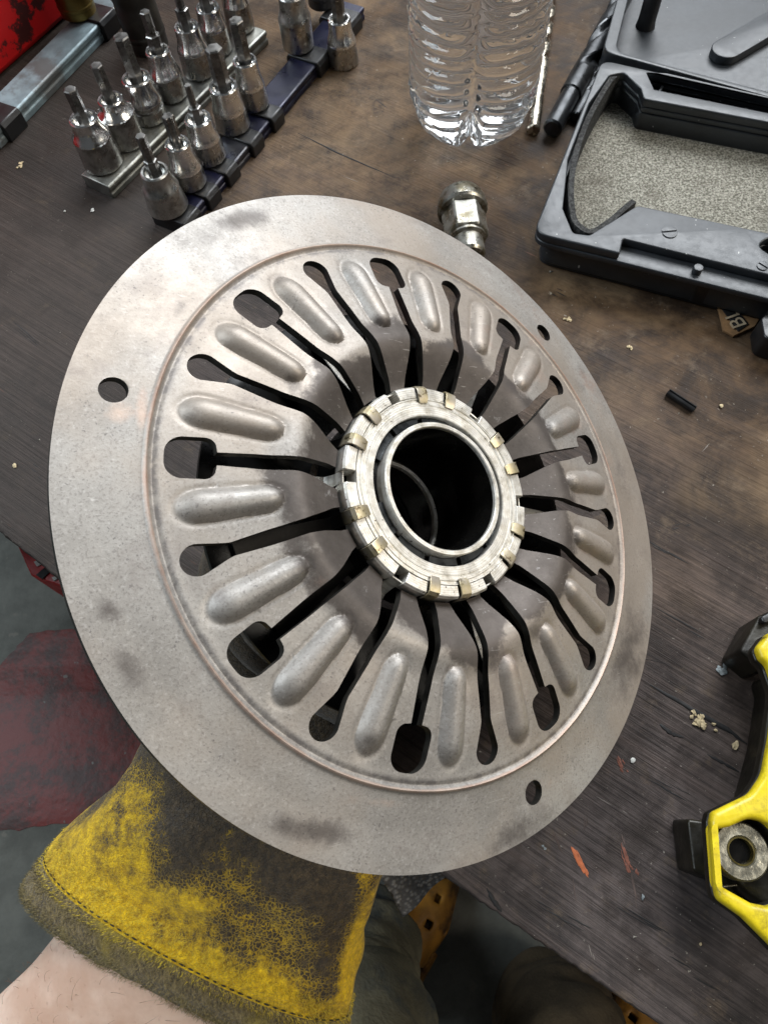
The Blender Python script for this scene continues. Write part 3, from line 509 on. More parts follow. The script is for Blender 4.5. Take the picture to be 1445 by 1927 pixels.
def emblem(px, py, rpx, kind):
    p = at(px, py, CZ); r = rpx*fdepth(p)/F
    if kind == 'dot': cp('moulded_boss', [[(p[0] + r*math.cos(a), p[1] + r*math.sin(a)) for a in np.linspace(0, 2*np.pi, 24, endpoint=False)]], CZ - .0046, CZ - .0012, .0003, M_case)
    else:
        ang = 0 if kind == 'shield' else -.9
        for s in (1, -1):
            pts = [(p[0] + r*math.cos(a), p[1] + s*.0003 + r*math.sin(a)) for a in (np.linspace(.05, np.pi - .05, 16) if s > 0 else np.linspace(np.pi + .05, 2*np.pi - .05, 16))]
            rot = lambda q: (p[0] + (q[0] - p[0])*math.cos(ang) - (q[1] - p[1])*math.sin(ang), p[1] + (q[0] - p[0])*math.sin(ang) + (q[1] - p[1])*math.cos(ang))
            cp('moulded_emblem', [[rot(q) for q in pts]], CZ - .0005, CZ + .0005, .0001, M_case)
emblem(1259, 437, 14, 'shield'); emblem(1434, 501, 10, 'slot'); emblem(1316, 499, 9, 'dot')
# clasp block under the front rim and lid
q = pa([(1310, 518), (1640, 600), (1640, 640), (1445, 574), (1400, 561), (1306, 544)], .012); cp('clasp', [rpoly(q, .002)], .003, .016, .001, M_clip)
LZ = .019
lid_o = rpoly(pa([(1133, 96), (1445, 182), (1800, 285), (1990, -60), (1218, -210)], LZ), [.009, .001, .009, .009, .009], 8)
lid_i = rpoly(pa([(1157, 96), (1260, 124), (1445, 172), (1785, 266), (1960, -50), (1228, -190)], LZ), [.009, .001, .001, .009, .009, .009], 8)
lid_f = rpoly(pa([(1146, 96), (1445, 178), (1790, 276), (1975, -56), (1222, -200)], LZ), [.009, .001, .009, .009, .009], 8)
cp('lid_wall', [lid_o, lid_i], .004, LZ, .0008, M_case); cp('lid_floor', [lid_f], .0012, .0060, .0003, M_case)
p, q = at(1366, 92, .0105), at(1500, 14, .0105); d = (q - p)[:2]; d /= np.linalg.norm(d); nn = np.array([-d[1], d[0]]); rr_ = 27*fdepth(p)/F
cp('lid_boss', [[*(p[:2] + rr_*(math.cos(a)*-d + math.sin(a)*-nn) for a in np.linspace(-np.pi/2, np.pi/2, 16)), *(q[:2] + rr_*(math.cos(a)*d + math.sin(a)*nn) for a in np.linspace(-np.pi/2, np.pi/2, 16))]], .0061, .0110, .0006, M_case)
P_ = at(1216, 40, .009); MB().lathe([(.0058, .0061), (.0052, .010), (.0050, .036), (.0045, .037), (0, .037)], 32, mat=Matrix.Translation((P_[0], P_[1], 0))).build('lid_peg', M_clip, case, world=True)
for px in (1300, 1420, 1520):
    a = at(px, 146 + (px - 1300)*.27, .02); MB().lathe([(.0016, -.012), (.0016, .012)], 16, mat=frame((a[0], a[1], .015), (0, 0, 1), (math.cos(-.21), math.sin(-.21), 0))).build('hinge_pin', M_clip, case, world=True)
# cardboard scrap with lettering under the case
M_card = simple('brown_cardboard', (.27, .15, .065), .85, 0, .35, 90, .3, dirt=(.05, .03, .02), dthr=(.55, .75)); M_ink = simple('black_print', (.010, .010, .010), .6, 0, .2); M_pale = simple('pale_print', (.42, .33, .22), .7, 0, .3, 400)
card_px = [(1332, 560), (1350, 584), (1355, 604), (1359, 624), (1378, 634), (1418, 616), (1443, 574), (1440, 530), (1360, 520)]
card = empty('cardboard_scrap', at(1380, 590), 'brown cardboard scrap with a black printed strip poking out from under the case', 'cardboard')
plate('card_sheet', [pa(card_px, .001)], .0006, .0020, .0002, M_card, card, world=True)
plate('black_strip', [pa([(1346, 566), (1366, 558), (1408, 610), (1388, 624)], .0024)], .0022, .0026, .00005, M_ink, card, world=True)
a, b = at(1386, 604, .003), at(1364, 574, .003); ex = (b - a); c0 = (a + b)/2
text_mesh('print', 'BLA', .0108, .00012, M_pale, card, parent_mat(card).inverted() @ frame((c0[0], c0[1], .0029), (-ex[0]*-1, -ex[1]*-1, 0), (0, 0, 1)))
# dark block added where black shadow lies beyond the cardboard
bl_ = [at(x, y, .012)[:2] for x, y in [(1428, 604), (1480, 545), (1560, 600), (1500, 660), (1434, 640)]]
tag(plate('shadow_block', [rpoly(bl_, .003)], .0005, .014, .001, M_clip), 'black block standing in for the shadow behind the cardboard scrap at the right edge', 'block')
# ---- drill bits
def twist_drill(a, b, shank_px, w, mat_f, mat_s, label, step=None, pitch=4.6):
    r0 = w/2*fdepth(at(*a))/F; A, B, S = at(*a, r0), at(*b, r0), at(*shank_px, r0); L_ = np.linalg.norm(B - A); ls = np.linalg.norm(S - A)
    o = empty('drill_bit', A, label, 'drill bit', mat=frame(A, (0, 0, 1), B - A)); rs2 = r0*(step or 1.0)
    prof = [(rs2*.8, 0), (rs2, rs2*.2), (rs2, ls*(.62 if step else 1)), (r0, ls*(.63 if step else 1.001)), (r0, ls*1.02)]
    MB().lathe(prof, 32).build('shank', mat_s, o, 25)
    n = 150; m_ = 36; rows = []
    for i in range(n):
        z = ls + (L_ - ls)*i/(n - 1); tw = 2*math.pi*(z - ls)/(r0*2*pitch); tip = min(1, (L_ - z)/(r0*1.2) + .05); row = []
        dep = min(1, (z - ls)/(r0*1.5))
        for j in range(m_):
            t_ = 2*math.pi*j/m_; fl = max(0, math.cos(2*t_))**1.1; margin = .06 if (.5 < (t_ % math.pi) < .75) else 0
            rad = r0*tip*(1 - dep*(.50*fl) - (.04 if not margin else 0)*dep); row.append((rad*math.cos(t_ + tw), rad*math.sin(t_ + tw), z))
        rows.append(row)
    mb = MB().grid(rows, cv=True); mb.f.append(tuple(range((n - 1)*m_, n*m_))); mb.build('flute', mat_f, o, 30); return o
M_gold = simple('gold_drill_steel', (.62, .56, .46), .26, 1.0, .3, 120, .05); M_blackox = simple('black_oxide_steel', (.065, .068, .072), .36, .8, .4, 90, .1)
twist_drill((1003, 246), (1040, -20), (1021, 120), 24, M_gold, M_gold, 'thin gold-coloured twist drill bit lying beside the water bottle')
twist_drill((1038, 243), (1190, -40), (1092, 140), 41, M_blackox, M_blackox, 'thick black twist drill bit with a stepped shank beside the gold one', step=.86, pitch=6.0)
twist_drill((1083, 222), (1150, 90), (1105, 180), 22, M_blackox, M_blackox, 'short black drill bit half hidden behind the corner of the case')
# black roll pin
A, B = at(1256, 738, .0018), at(1306, 771, .0018); o = tag(empty('roll_pin', A, 'small black slotted pin lying alone on the dark wood', 'pin', mat=frame(A, (0, 0, 1), B - A)))
Lp = np.linalg.norm(B - A); rp_ = .0019; rows = [[(r*math.cos(t_), r*math.sin(t_), z) for t_, r in [(a_, rp_) for a_ in np.linspace(.25, 2*np.pi - .25, 22)] + [(a_, rp_*.6) for a_ in np.linspace(2*np.pi - .25, .25, 22)]] for z in (0, Lp)]
mb = MB().grid(rows, cv=True)
for i in range(21):
    for z in (0, 1): mb.f.append((z*44 + i, z*44 + i + 1, z*44 + 42 - i, z*44 + 43 - i))
mb.build('pin_body', M_clip, o, 30)
# ---- lug nut lying on its side
k = N('zinc_nut'); c = k.mix(k.ramp(k.noise(130, 6, .7), .42, .62), (.40, .39, .35), (.15, .13, .085)); c = k.mix(k.ramp(k.noise(60, 5, .7), .58, .68), c, (.10, .065, .03)); k.set(Base_Color=c, Metallic=.8, Roughness=k.ramp(k.noise(200, 4), .35, .7, .25, .48)); k.bump(k.noise(400, 4), .2, .0003); M_nut = k.m
A, B = at(867, 376, .0122), at(885, 492, .0110); nut = empty('lug_nut', A, 'rusty zinc plated lug nut with a loose flange lying behind the steel disc', 'lug nut', mat=frame(A, (0, 0, 1), B - A))
rf = .0130; MB().lathe([(.006, -.004), (.0085, -.0035), (.0108, -.0015), (.0122, .002), (rf, .006), (rf, .0078), (.0122, .0090), (.0100, .0094), (.0100, .0088)], 56).build('loose_flange', M_nut, nut, 25)
rows = [[(rad*math.cos(math.pi/6 + i*math.pi/3), rad*math.sin(math.pi/6 + i*math.pi/3), z) for i in range(6)] for rad, z in ((.0105, .0090), (.0115, .0104), (.0115, .0250), (.0104, .0264))]
mb = MB().grid(rows, cv=True); mb.f += [tuple(range(6))[::-1], tuple(range(18, 24))]; mb.build('hex_body', M_nut, nut, 20, bevel=.0008, seg=3)
MB().lathe([(.0096, .0262), (.0096, .0275), (.0078, .0282), (.0080, .0300), (.0080, .0370), (.0072, .0385), (.0055, .0388), (.0052, .036), (0, .036)], 40).build('nut_shank', M_nut, nut, 25)
# ---- water bottle
def bottle():
    base = at(884, 232); o = empty('water_bottle', base, 'clear ribbed plastic bottle of water standing at the back of the bench', 'water bottle', mat=Matrix.Translation(Vector(base)) @ Matrix.Rotation(math.atan2(-base[1], -base[0]) , 4, 'Z'))
    Rb, Hb = .0345, .150; nz, nt = 260, 240; tt = np.linspace(0, 2*np.pi, nt, endpoint=False); zz = np.linspace(0, 1, nz)
    ph = rng.uniform(0, 6.28, 12)
    def surf(sh):
        rows = []
        for q in zz:
            if q < .16:                                   # petal foot: bottom curls in
                s = q/.16; z = .020*(1 - math.cos(s*math.pi/2)); rad = (Rb)*math.sin(s*math.pi/2)**.62
            else: z = .020 + (Hb - .020)*(q - .16)/.84; rad = Rb; s = 1
            row = []
            d = np.abs((tt + np.pi) % (2*np.pi) - np.pi)                      # angle from the seam that faces the camera
            d5 = np.abs((tt*5/2 + np.pi/2) % np.pi - np.pi/2)                   # five lobed foot
            lob = np.exp(-(d5/.30)**2); foot = 1 - sstep(np.array([z]), .010, .034)[0]
            seam = np.exp(-(d/.11)**2)*.075 + np.exp(-((np.pi - d)/.10)**2)*.02
            side = np.where(((tt + np.pi) % (2*np.pi)) > np.pi, .5, 0.0); ed_ = (1 - np.exp(-(d/.16)**2))*(1 - np.exp(-((np.pi - d)/.16)**2))
            wave = z/.0066 + .75*np.sin(d*1.15) + side + .10*np.sin(3*tt + ph[1] - z*60) + .06*np.sin(5*tt + z*140 + ph[2])
            amp = (.068 + .02*np.sin(2*tt + ph[3] + z*90))*sstep(np.array([z]), .012, .026)[0]*(.15 + .85*ed_)
            rib = amp*(np.abs(np.sin(np.pi*wave))**.8 - .6)
            small = .004*np.sin(tt*5 + z*420 + ph[4])*np.sin(z*310 + tt*2) + .003*np.sin(tt*11 - z*350 + ph[5]) + .003*np.sin(tt*19 + z*700 + 3*np.sin(tt*3 + z*150))
            m_ = 1 + (rib + small*s) - seam - foot*lob*.30*min(1, s*1.2)
            r2 = rad*m_ - sh; zl = z + sh + foot*lob*.010*s
            rows.append(np.stack([r2*np.cos(tt), r2*np.sin(tt), zl], 1))
        return np.array(rows)
    k = N('water'); k.set(Base_Color=(.985, .995, 1.0), Roughness=0.0, IOR=1.36, Transmission_Weight=.97); Mw = k.m
    S = surf(0.0); mb = MB(); mb.grid(S, cv=True); n_ = nt; mb.f.append(tuple(range(nt))[::-1])
    # closed shoulder and cap above the frame
    top = S[-1]; rows = [top]
    for rad, z in ((.0345, .156), (.031, .166), (.022, .182), (.014, .190), (.0125, .194), (.0125, .196)): rows.append(np.stack([rad*np.cos(tt), rad*np.sin(tt), np.full(nt, z)], 1))
    mb2 = np.concatenate([S, np.array(rows[1:])]); mb = MB(); mb.grid(mb2, cv=True); mb.f.append(tuple(range(nt))[::-1]); L0 = (mb2.shape[0] - 1)*nt; mb.f.append(tuple(range(L0, L0 + nt)))
    mb.build('bottle_body', Mw, o, 80)
    MB().lathe([(.0150, .1962), (.0150, .210), (.0140, .2115), (0, .2115)], 48).build('bottle_cap', simple('white_cap', (.75, .76, .78), .4), o, 30)
    return o
bottle()
# ---- yellow brake caliper
k = N('yellow_caliper_paint'); c = k.mix(k.ramp(k.noise(60, 6, .7), .38, .66), (.60, .46, .010), (.78, .64, .018)); c = k.mix(k.ramp(k.noise(75, 7, .75), .47, .66, 0, .8), c, (.24, .175, .010)); c = k.mix(k.ramp(k.noise(48, 8, .8), .56, .63, 0, .9), c, (.040, .032, .008)); k.set(Base_Color=c, Roughness=k.ramp(k.noise(80, 4), .3, .7, .28, .45)); k.bump(k.noise(260, 4), .12, .0005); M_yel = k.m
M_cast = simple('greasy_black_casting', (.022, .019, .012), .42, .3, .6, 70, .3, .0006, 300, dirt=(.12, .095, .02), dthr=(.62, .75)); M_boltface = simple('scratched_bolt_face', (.44, .42, .34), .36, .85, .6, 180, .4, .0005, 420, dirt=(.07, .06, .03), dthr=(.5, .68))
M_bronze = simple('bronze_bore', (.13, .105, .03), .35, .7, .5, 120)
YZ = .040
cal = empty('brake_caliper', at(1400, 1600), 'dirty yellow painted brake caliper lying at the right front of the bench', 'brake caliper')
yp = lambda name, loops, z0, z1, bv, mat, **kw: plate(name, loops, z0, z1, bv, mat, cal, world=True, **kw)
body = rpoly(pa([(1445, 1190), (1424, 1218), (1432, 1238), (1445, 1250), (1462, 1300), (1450, 1390), (1437, 1458), (1412, 1494), (1342, 1528), (1338, 1545), (1347, 1672), (1352, 1694), (1400, 1728), (1450, 1778), (1520, 1850), (1700, 1850), (1700, 1190)], YZ), [.002, .003, .002, .006, .01, .01, .012, .008, .002, .002, .003, .003, .004, .01, .01, .01, .01], 6)
pock = rpoly(pa([(1349, 1561), (1375, 1556), (1410, 1540), (1440, 1546), (1480, 1590), (1500, 1690), (1445, 1706), (1415, 1700), (1358, 1668)], YZ), [.001, .003, .006, .006, .006, .004, .002, .002, .002], 6)
win = rpoly(pa([(1500, 1250), (1640, 1250), (1640, 1480), (1500, 1480)], YZ), .008, 6)
yp('caliper_body', [body, pock, win], .0352, YZ, .0018, M_yel, res=3)
yp('body_side', [body, pock, win], .0305, .0350, .0010, M_cast)
casting = yp('lower_casting', [rpoly(pa([(1452, 1262), (1462, 1300), (1448, 1400), (1422, 1500), (1362, 1556), (1368, 1670), (1462, 1736), (1600, 1760), (1620, 1260)], .022), .005, 5)], .0005, .0303, .003, M_cast)
yp('pocket_floor', [rpoly(pa([(1340, 1550), (1445, 1535), (1500, 1590), (1510, 1700), (1445, 1716), (1350, 1678)], .0255), .002, 4)], .0222, .0230, .0001, M_cast)
pbp = at(1395, 1602, .036); bx, by = pbp[0], pbp[1]
boss_o = MB().lathe([(.0086, .0305), (.0086, .0352), (.0080, .0360), (.0046, .0360), (.0041, .0353), (.0041, .0331), (0, .0331)], 56, mat=Matrix.Translation((bx, by, 0))).build('bolt_boss', M_boltface, cal, 25, world=True)
MB().lathe([(.0042, .0332), (.0042, .0356), (.0037, .0356), (.0037, .0332)], 40, mat=Matrix.Translation((bx, by, 0)), cap=False).build('bore_sleeve', M_bronze, boss_o, 25, world=True)
MB().tube([(bx + .006, by - .0155, .0345), (bx + .0115, by - .0125, .035), (bx + .0135, by - .006, .035), (bx + .014, by + .006, .035), (bx + .011, by + .0135, .0345)], .0016, 12).build('rubber_boot', M_clip, cal, world=True)
MB().lathe([(.0036, .0334), (0, .0334)], 32, mat=Matrix.Translation((bx, by, 0)), cap=False).build('bore_shade_disc', M_bore, boss_o, world=True)  # dark disc added for the shade of a deeper hole
yp('bracket', [rpoly(pa([(1290, 1540), (1345, 1548), (1352, 1660), (1302, 1640)], .016), .0015, 4)], .0005, .017, .001, M_cast)
yp('bracket', [rpoly(pa([(1388, 1226), (1424, 1160), (1470, 1140), (1500, 1240), (1432, 1262)], .018), .002, 4)], .0005, .019, .0012, M_cast)
yp('rubber_pad', [rpoly(pa([(1428, 1162), (1470, 1140), (1480, 1156), (1432, 1176)], .021), .001, 3)], .0195, .0225, .0006, M_clip)
yp('spring_clip', [rpoly(pa([(1352, 1668), (1410, 1662), (1412, 1666), (1354, 1673)], .030), .0003, 3)], .027, .0285, .0003, M_nut)
# ---- crumbs and flakes on the bench
M_crumb = simple('pale_crumb', (.62, .50, .30), .8, 0, .4, 900, .5); M_flake = simple('white_flake', (.68, .68, .64), .7, 0, .3, 900, .4); M_greychip = simple('grey_chip', (.33, .37, .38), .5, .2, .4, 500, .4); M_tan = simple('tan_chip', (.34, .24, .15), .8)
def crumb(px, py, size, mat, label, name='crumb', n=1, cat='crumb', group=None, flat=.5):
    P_ = at(px, py); mb = MB()
    for i in range(n):
        bm = bmesh.new(); bmesh.ops.create_icosphere(bm, subdivisions=2, radius=1); off = rng.normal(0, size*.62, 2) if n > 1 else (0, 0); s = size*(.9 if n == 1 else rng.uniform(.28, .6)); st = rng.uniform(.75, 1.35)
        V_ = np.array([v.co for v in bm.verts]); w = 1 + .25*np.sin(V_ @ rng.normal(0, 2.6, 3) + rng.uniform(0, 6)) + .18*np.sin(V_ @ rng.normal(0, 5, 3)) + rng.uniform(-.16, .16, len(V_)); ang = rng.uniform(0, 3.14)
        V_ = V_*w[:, None]*np.array([st, 1/st, flat])*s; V_ = V_ @ np.array([[math.cos(ang), math.sin(ang), 0], [-math.sin(ang), math.cos(ang), 0], [0, 0, 1]]); V_[:, 2] -= V_[:, 2].min(); V_[:, :2] += off
        mb.add(V_, [[v.index for v in f.verts] for f in bm.faces]); bm.free()
    o = mb.build(name, mat, None, 28); o.location = (P_[0], P_[1], .0001); return tag(o, label, cat, group)
crumb(1314, 1356, .0019, M_crumb, 'pale crumbly lump in the crack of the wood beside the caliper', n=16)
crumb(1343, 1370, .0013, M_crumb, 'small pale crumb just right of the crumbly lump', n=2)
crumb(1381, 1403, .0014, M_crumb, 'pale seed-shaped crumb close to the yellow caliper edge', flat=.35)
crumb(1352, 1264, .0022, M_greychip, 'torn grey metal chip lying left of the upper black bracket', 'metal_chip', n=9, cat='chip', flat=.3)
crumb(40, 312, .0018, M_crumb, 'pale flake left of the grey socket rail', 'flake', n=6, cat='flake', flat=.3)
crumb(175, 396, .0013, M_flake, 'white flake in front of the grey rail end', 'flake', cat='flake', flat=.3)
crumb(123, 398, .0007, M_flake, 'tiny white speck left of the grey rail end', 'flake', cat='flake')
crumb(374, 402, .0015, M_tan, 'tan chip between the blue rail end and the disc', 'wood_chip', cat='chip', flat=.4)
crumb(30, 877, .0012, M_crumb, 'pale speck left of the steel disc near the bench edge', 'flake', cat='flake', flat=.3)
crumb(1068, 600, .0013, M_crumb, 'scatter of pale crumbs right of the small hole in the disc rim', n=9)
crumb(1185, 655, .0013, M_crumb, 'scatter of pale crumbs between the disc and the cardboard', n=7)
crumb(1190, 1432, .0010, M_flake, 'white sliver on the wood at the right of the disc rim', 'flake', cat='flake', flat=.3)
crumb(1022, 1598, .0008, M_greychip, 'chalky grey mark just below the disc rim', 'flake', n=3, cat='flake', flat=.1)
crumb(1208, 1688, .0008, M_greychip, 'round grey grain below the orange scrapes', 'grain', cat='grain')
crumb(1318, 1776, .0009, M_crumb, 'pale grain on the dark wood below the caliper', 'grain', n=2, cat='grain', flat=.4)
crumb(1355, 765, .0010, M_crumb, 'pale grain right of the black slotted pin', 'grain', cat='grain', flat=.5)
mb = MB()
for i in range(800):                                   # dust grains
    px, py = rng.uniform(0, 1445), rng.uniform(150, 1927); P_ = at(px, py); d = (P_[:2] - edge[1]) @ nrm
    if d < .004: continue
    s = float(rng.gamma(1.6, .00006)) + .00006; a = rng.uniform(0, 6.28); st = rng.uniform(.6, 2.6); q = [(s*st*math.cos(a + t_) , s*math.sin(a + t_)) for t_ in (0, 2.1, 4.2)]
    mb.add([(P_[0] + x, P_[1] + y, .0001) for x, y in q] + [(P_[0], P_[1], .0001 + s)], [(0, 1, 3), (1, 2, 3), (2, 0, 3)])
tag(mb.build('dust', simple('grit', (.36, .33, .28), .8)), 'fine pale grit scattered over the dark bench top', 'grit', kind='stuff')
# ================================================================== GLOVE, ARM, LEGS
k = N('yellow_glove_leather')
nw = k.n.new('ShaderNodeTexNoise'); k.L(k.co, nw.inputs[0]); nw.inputs['Scale'].default_value = 420; nw.inputs['Detail'].default_value = 5
sc1 = k.n.new('ShaderNodeVectorMath'); sc1.operation = 'SCALE'; k.L(nw.outputs[1], sc1.inputs[0]); sc1.inputs['Scale'].default_value = .0030
ad1 = k.n.new('ShaderNodeVectorMath'); k.L(k.co, ad1.inputs[0]); k.L(sc1.outputs[0], ad1.inputs[1]); wco = ad1.outputs[0]
cell = k.vor(760, 'DISTANCE_TO_EDGE', wco); d1 = k.noise(16, 5, .62); d2 = k.noise(70, 6, .75); fib = k.noise(420, 5, .8)
yel = k.mix(k.ramp(fib, .35, .65), (.55, .33, .008), (.96, .63, .014)); yel = k.mix(k.ramp(d2, .44, .66, 0, .6), yel, (.30, .18, .015))
drk = k.mix(k.ramp(fib, .35, .7), (.030, .022, .014), (.095, .066, .034))
dm = k.math('ADD', k.math('ADD', k.attr('dirt'), k.math('MULTIPLY', k.math('SUBTRACT', d1, .5), 1.3)), k.math('MULTIPLY', k.math('SUBTRACT', d2, .5), 2.1))
crk = k.ramp(k.math('ADD', cell, k.math('MULTIPLY', k.math('SUBTRACT', fib, .5), .30)), .02, .16)       # dirt sits on the flats, the creases stay yellow
dA = k.ramp(dm, .06, .72); flat = k.ramp(k.math('ADD', crk, k.math('MULTIPLY', k.math('SUBTRACT', fib, .5), 1.2)), .2, .9)
dirt = k.math('MINIMUM', k.math('MULTIPLY', dA, k.math('ADD', k.math('ADD', .54, k.math('MULTIPLY', flat, .58)), k.ramp(dm, .62, 1.15, 0, .6))), 1.0)
c = k.mix(dirt, yel, drk); k.set(Base_Color=c, Roughness=k.ramp(dirt, 0, 1, .82, .55), Specular_IOR_Level=.3, Sheen_Weight=.15)
b = k.bump(crk, .55, .0007); b = k.bump(fib, .5, .0006, b); k.bump(d2, .4, .0012, b); M_glove = k.m
k = N('dark_napped_binding'); fb = k.noise(1, 5, .8, k.map((900, 300, 900))); c = k.mix(k.ramp(fb, .35, .66), (.06, .042, .02), (.30, .225, .095)); c = k.mix(k.ramp(k.noise(45, 5), .52, .7), c, (.36, .27, .035)); k.set(Base_Color=c, Roughness=.95, Specular_IOR_Level=.1, Sheen_Weight=.3); k.bump(fb, .9, .0012); M_bind = k.m
M_thread = simple('dark_thread', (.035, .028, .012), .8)
DG = fdepth(disc_world(1.0, 225, 0))
secs = [  # left, right, near-point pixels; depths of left, right, near point
    ((62, 1655), (652, 1948), (292, 1872), .282, .262, .244),
    ((70, 1640), (653, 1935), (300, 1858), .282, .262, .240),
    ((96, 1598), (658, 1885), (330, 1815), .282, .262, .238),
    ((140, 1545), (664, 1838), (372, 1762), .280, .262, .238),
    ((205, 1482), (674, 1790), (420, 1695), .277, .262, .238),
    ((252, 1436), (684, 1735), (462, 1630), .274, .262, .238),
    ((290, 1380), (708, 1670), (495, 1560), .271, .262, .238),
    ((325, 1310), (735, 1590), (525, 1470), .268, .262, .240),
    ((355, 1235), (745, 1500), (550, 1390), .266, .262, .2415),
    ((390, 1160), (735, 1400), (570, 1300), .264, .262, .2425)]
def secpts(sec, t, inset=0.0):
    L_, R_, N_, dl, dr, dnr = sec; A, B, Q = atd(*L_, dl), atd(*R_, dr), atd(*N_, dnr); c = (A + B)/2; a = (B - A)/2; b = Q - c
    sc_ = 1 - inset/np.linalg.norm(a); sb = 1 - inset/np.linalg.norm(b)
    ex = .82; ct, st = np.cos(t), np.sin(t)
    return c + np.outer(np.sign(ct)*np.abs(ct)**ex, a)*sc_ + np.outer(np.sign(st)*np.abs(st)**ex, b)*sb
def interp_sec(q):
    q = min(max(q, 0), len(secs) - 1.0001); i = int(q); f = q - i; A, B = secs[i], secs[i + 1]
    w = lambda x, y: tuple(np.array(x)*(1 - f) + np.array(y)*f); return (w(A[0], B[0]), w(A[1], B[1]), w(A[2], B[2]), A[3]*(1 - f) + B[3]*f, A[4]*(1 - f) + B[4]*f, A[5]*(1 - f) + B[5]*f)
glove = empty('leather_glove', atd(400, 1700, .26), 'yellow leather work glove blackened with grease, gripping the disc from below', 'glove')
nT = 160; tt = np.linspace(0, 2*np.pi, nT, endpoint=False); qs = np.concatenate([np.linspace(2, 8.99, 90)])
ph = rng.uniform(0, 6.28, 8); rows = []
for q in qs:
    S = secpts(interp_sec(q), tt); c = S.mean(0); w = .0010*np.sin(tt*3 + q*1.7 + ph[0]) + .0008*np.sin(tt*7 - q*2.3 + ph[1]) + .0012*np.sin(q*2.2 + 2*tt + ph[2])*np.sin(tt)**2 + .00025*np.sin(tt*13 + q*3 + ph[3]) + .0013*np.exp(-((q - 3.6 - .5*np.sin(tt*2))/.22)**2)*np.sin(tt)**4 - .0012*np.exp(-((q - 4.6 + .6*np.sin(tt*1.5))/.16)**2)*np.sin(tt)**4
    dv = S - c; dv /= np.linalg.norm(dv, axis=1)[:, None]; rows.append(S + dv*(w*min(1, (q - 1.95)*1.2))[:, None])
rows = np.array(rows)
# palm end closes toward the hub sleeve, under the disc
lastc = rows[-1].mean(0); end = disc_world(.36, 232, -.42)
for f in np.linspace(.12, 1, 9): rows = np.concatenate([rows, ((rows[len(qs) - 1] - lastc)*(math.sqrt(max(0, 1 - f*f)) + .02) + lastc + (end - lastc)*.55*f)[None]])
mb = MB().grid(rows, cv=True); nr_ = len(rows); mb.f.append(tuple((nr_ - 1)*nT + i for i in range(nT)))
g_o2 = mb.build('glove_hand', M_glove, glove, 60, world=True)
gv = rows.reshape(-1, 3); gx, gy = proj(gv)
def gsp(L):
    s = np.zeros(len(gv))
    for (x, y, sx, sy, a, st) in L:
        ca, sa = math.cos(math.radians(a)), math.sin(math.radians(a)); dx, dy = gx - x, gy - y; s += st*np.exp(-.5*(((dx*ca + dy*sa)/sx)**2 + ((dy*ca - dx*sa)/sy)**2))
    return s
dirt = .12 + gsp([(520, 1640, 160, 110, 30, .62), (360, 1545, 60, 70, 50, .35), (600, 1760, 90, 70, 40, .45), (640, 1640, 80, 80, 0, .35), (300, 1770, 60, 30, 35, .22), (480, 1800, 120, 40, 20, .15), (260, 1850, 400, 16, 28, .0), (480, 1280, 300, 190, 0, 1.6)])
dirt -= gsp([(260, 1460, 40, 60, 0, .5), (660, 1850, 16, 120, 8, .8), (540, 1740, 40, 30, 0, .25), (150, 1580, 60, 40, 0, .3), (380, 1850, 260, 22, 24, .5), (690, 1710, 18, 60, 10, .5), (160, 1730, 50, 25, 40, .5), (250, 1640, 90, 60, 0, .12)])
at_ = g_o2.data.attributes.new('dirt', 'FLOAT', 'POINT'); at_.data.foreach_set('value', dirt.astype(np.float32))
# rolled binding round the cuff opening
rows = []
for f, ins in ((2.02, .0002), (1.7, -.0006), (1.2, -.0012), (.6, -.0012), (.15, -.0004), (-.15, .0008), (-.05, .0028), (.5, .0040), (1.5, .0045)):
    S = secpts(interp_sec(max(f, 0)), tt, ins)
    if f < 0: S = S + (secpts(interp_sec(0), tt, ins) - secpts(interp_sec(.5), tt, ins))*(-f)
    rows.append(S + rng.normal(0, .00012, S.shape))
bind_o = MB().grid(rows, cv=True).build('cuff_binding', M_bind, glove, 70, world=True)
# stitches along the binding
S = secpts(interp_sec(2.12), np.linspace(0, 2*np.pi, 1200), -.0009); seglen = np.linalg.norm(np.diff(S, axis=0), axis=1).cumsum(); st_list = []; d = 0; i = 0; proto_st = None
while d < seglen[-1] - .003:
    i0 = int(np.searchsorted(seglen, d)); i1 = int(np.searchsorted(seglen, d + .0020)); i1 = max(i1, i0 + 2); st_list.append((i0, i1)); d += .0031
cnt = 0
for i0, i1 in st_list:
    a, b = S[i0], S[min(i1, 1199)]
    x_, y_ = proj((a + b)/2)
    MB().tube([a, a*.7 + b*.3 , a*.3 + b*.7, b], [.00012, .0003, .0003, .00012], 5).build('stitch', M_thread, bind_o, world=True); cnt += 1
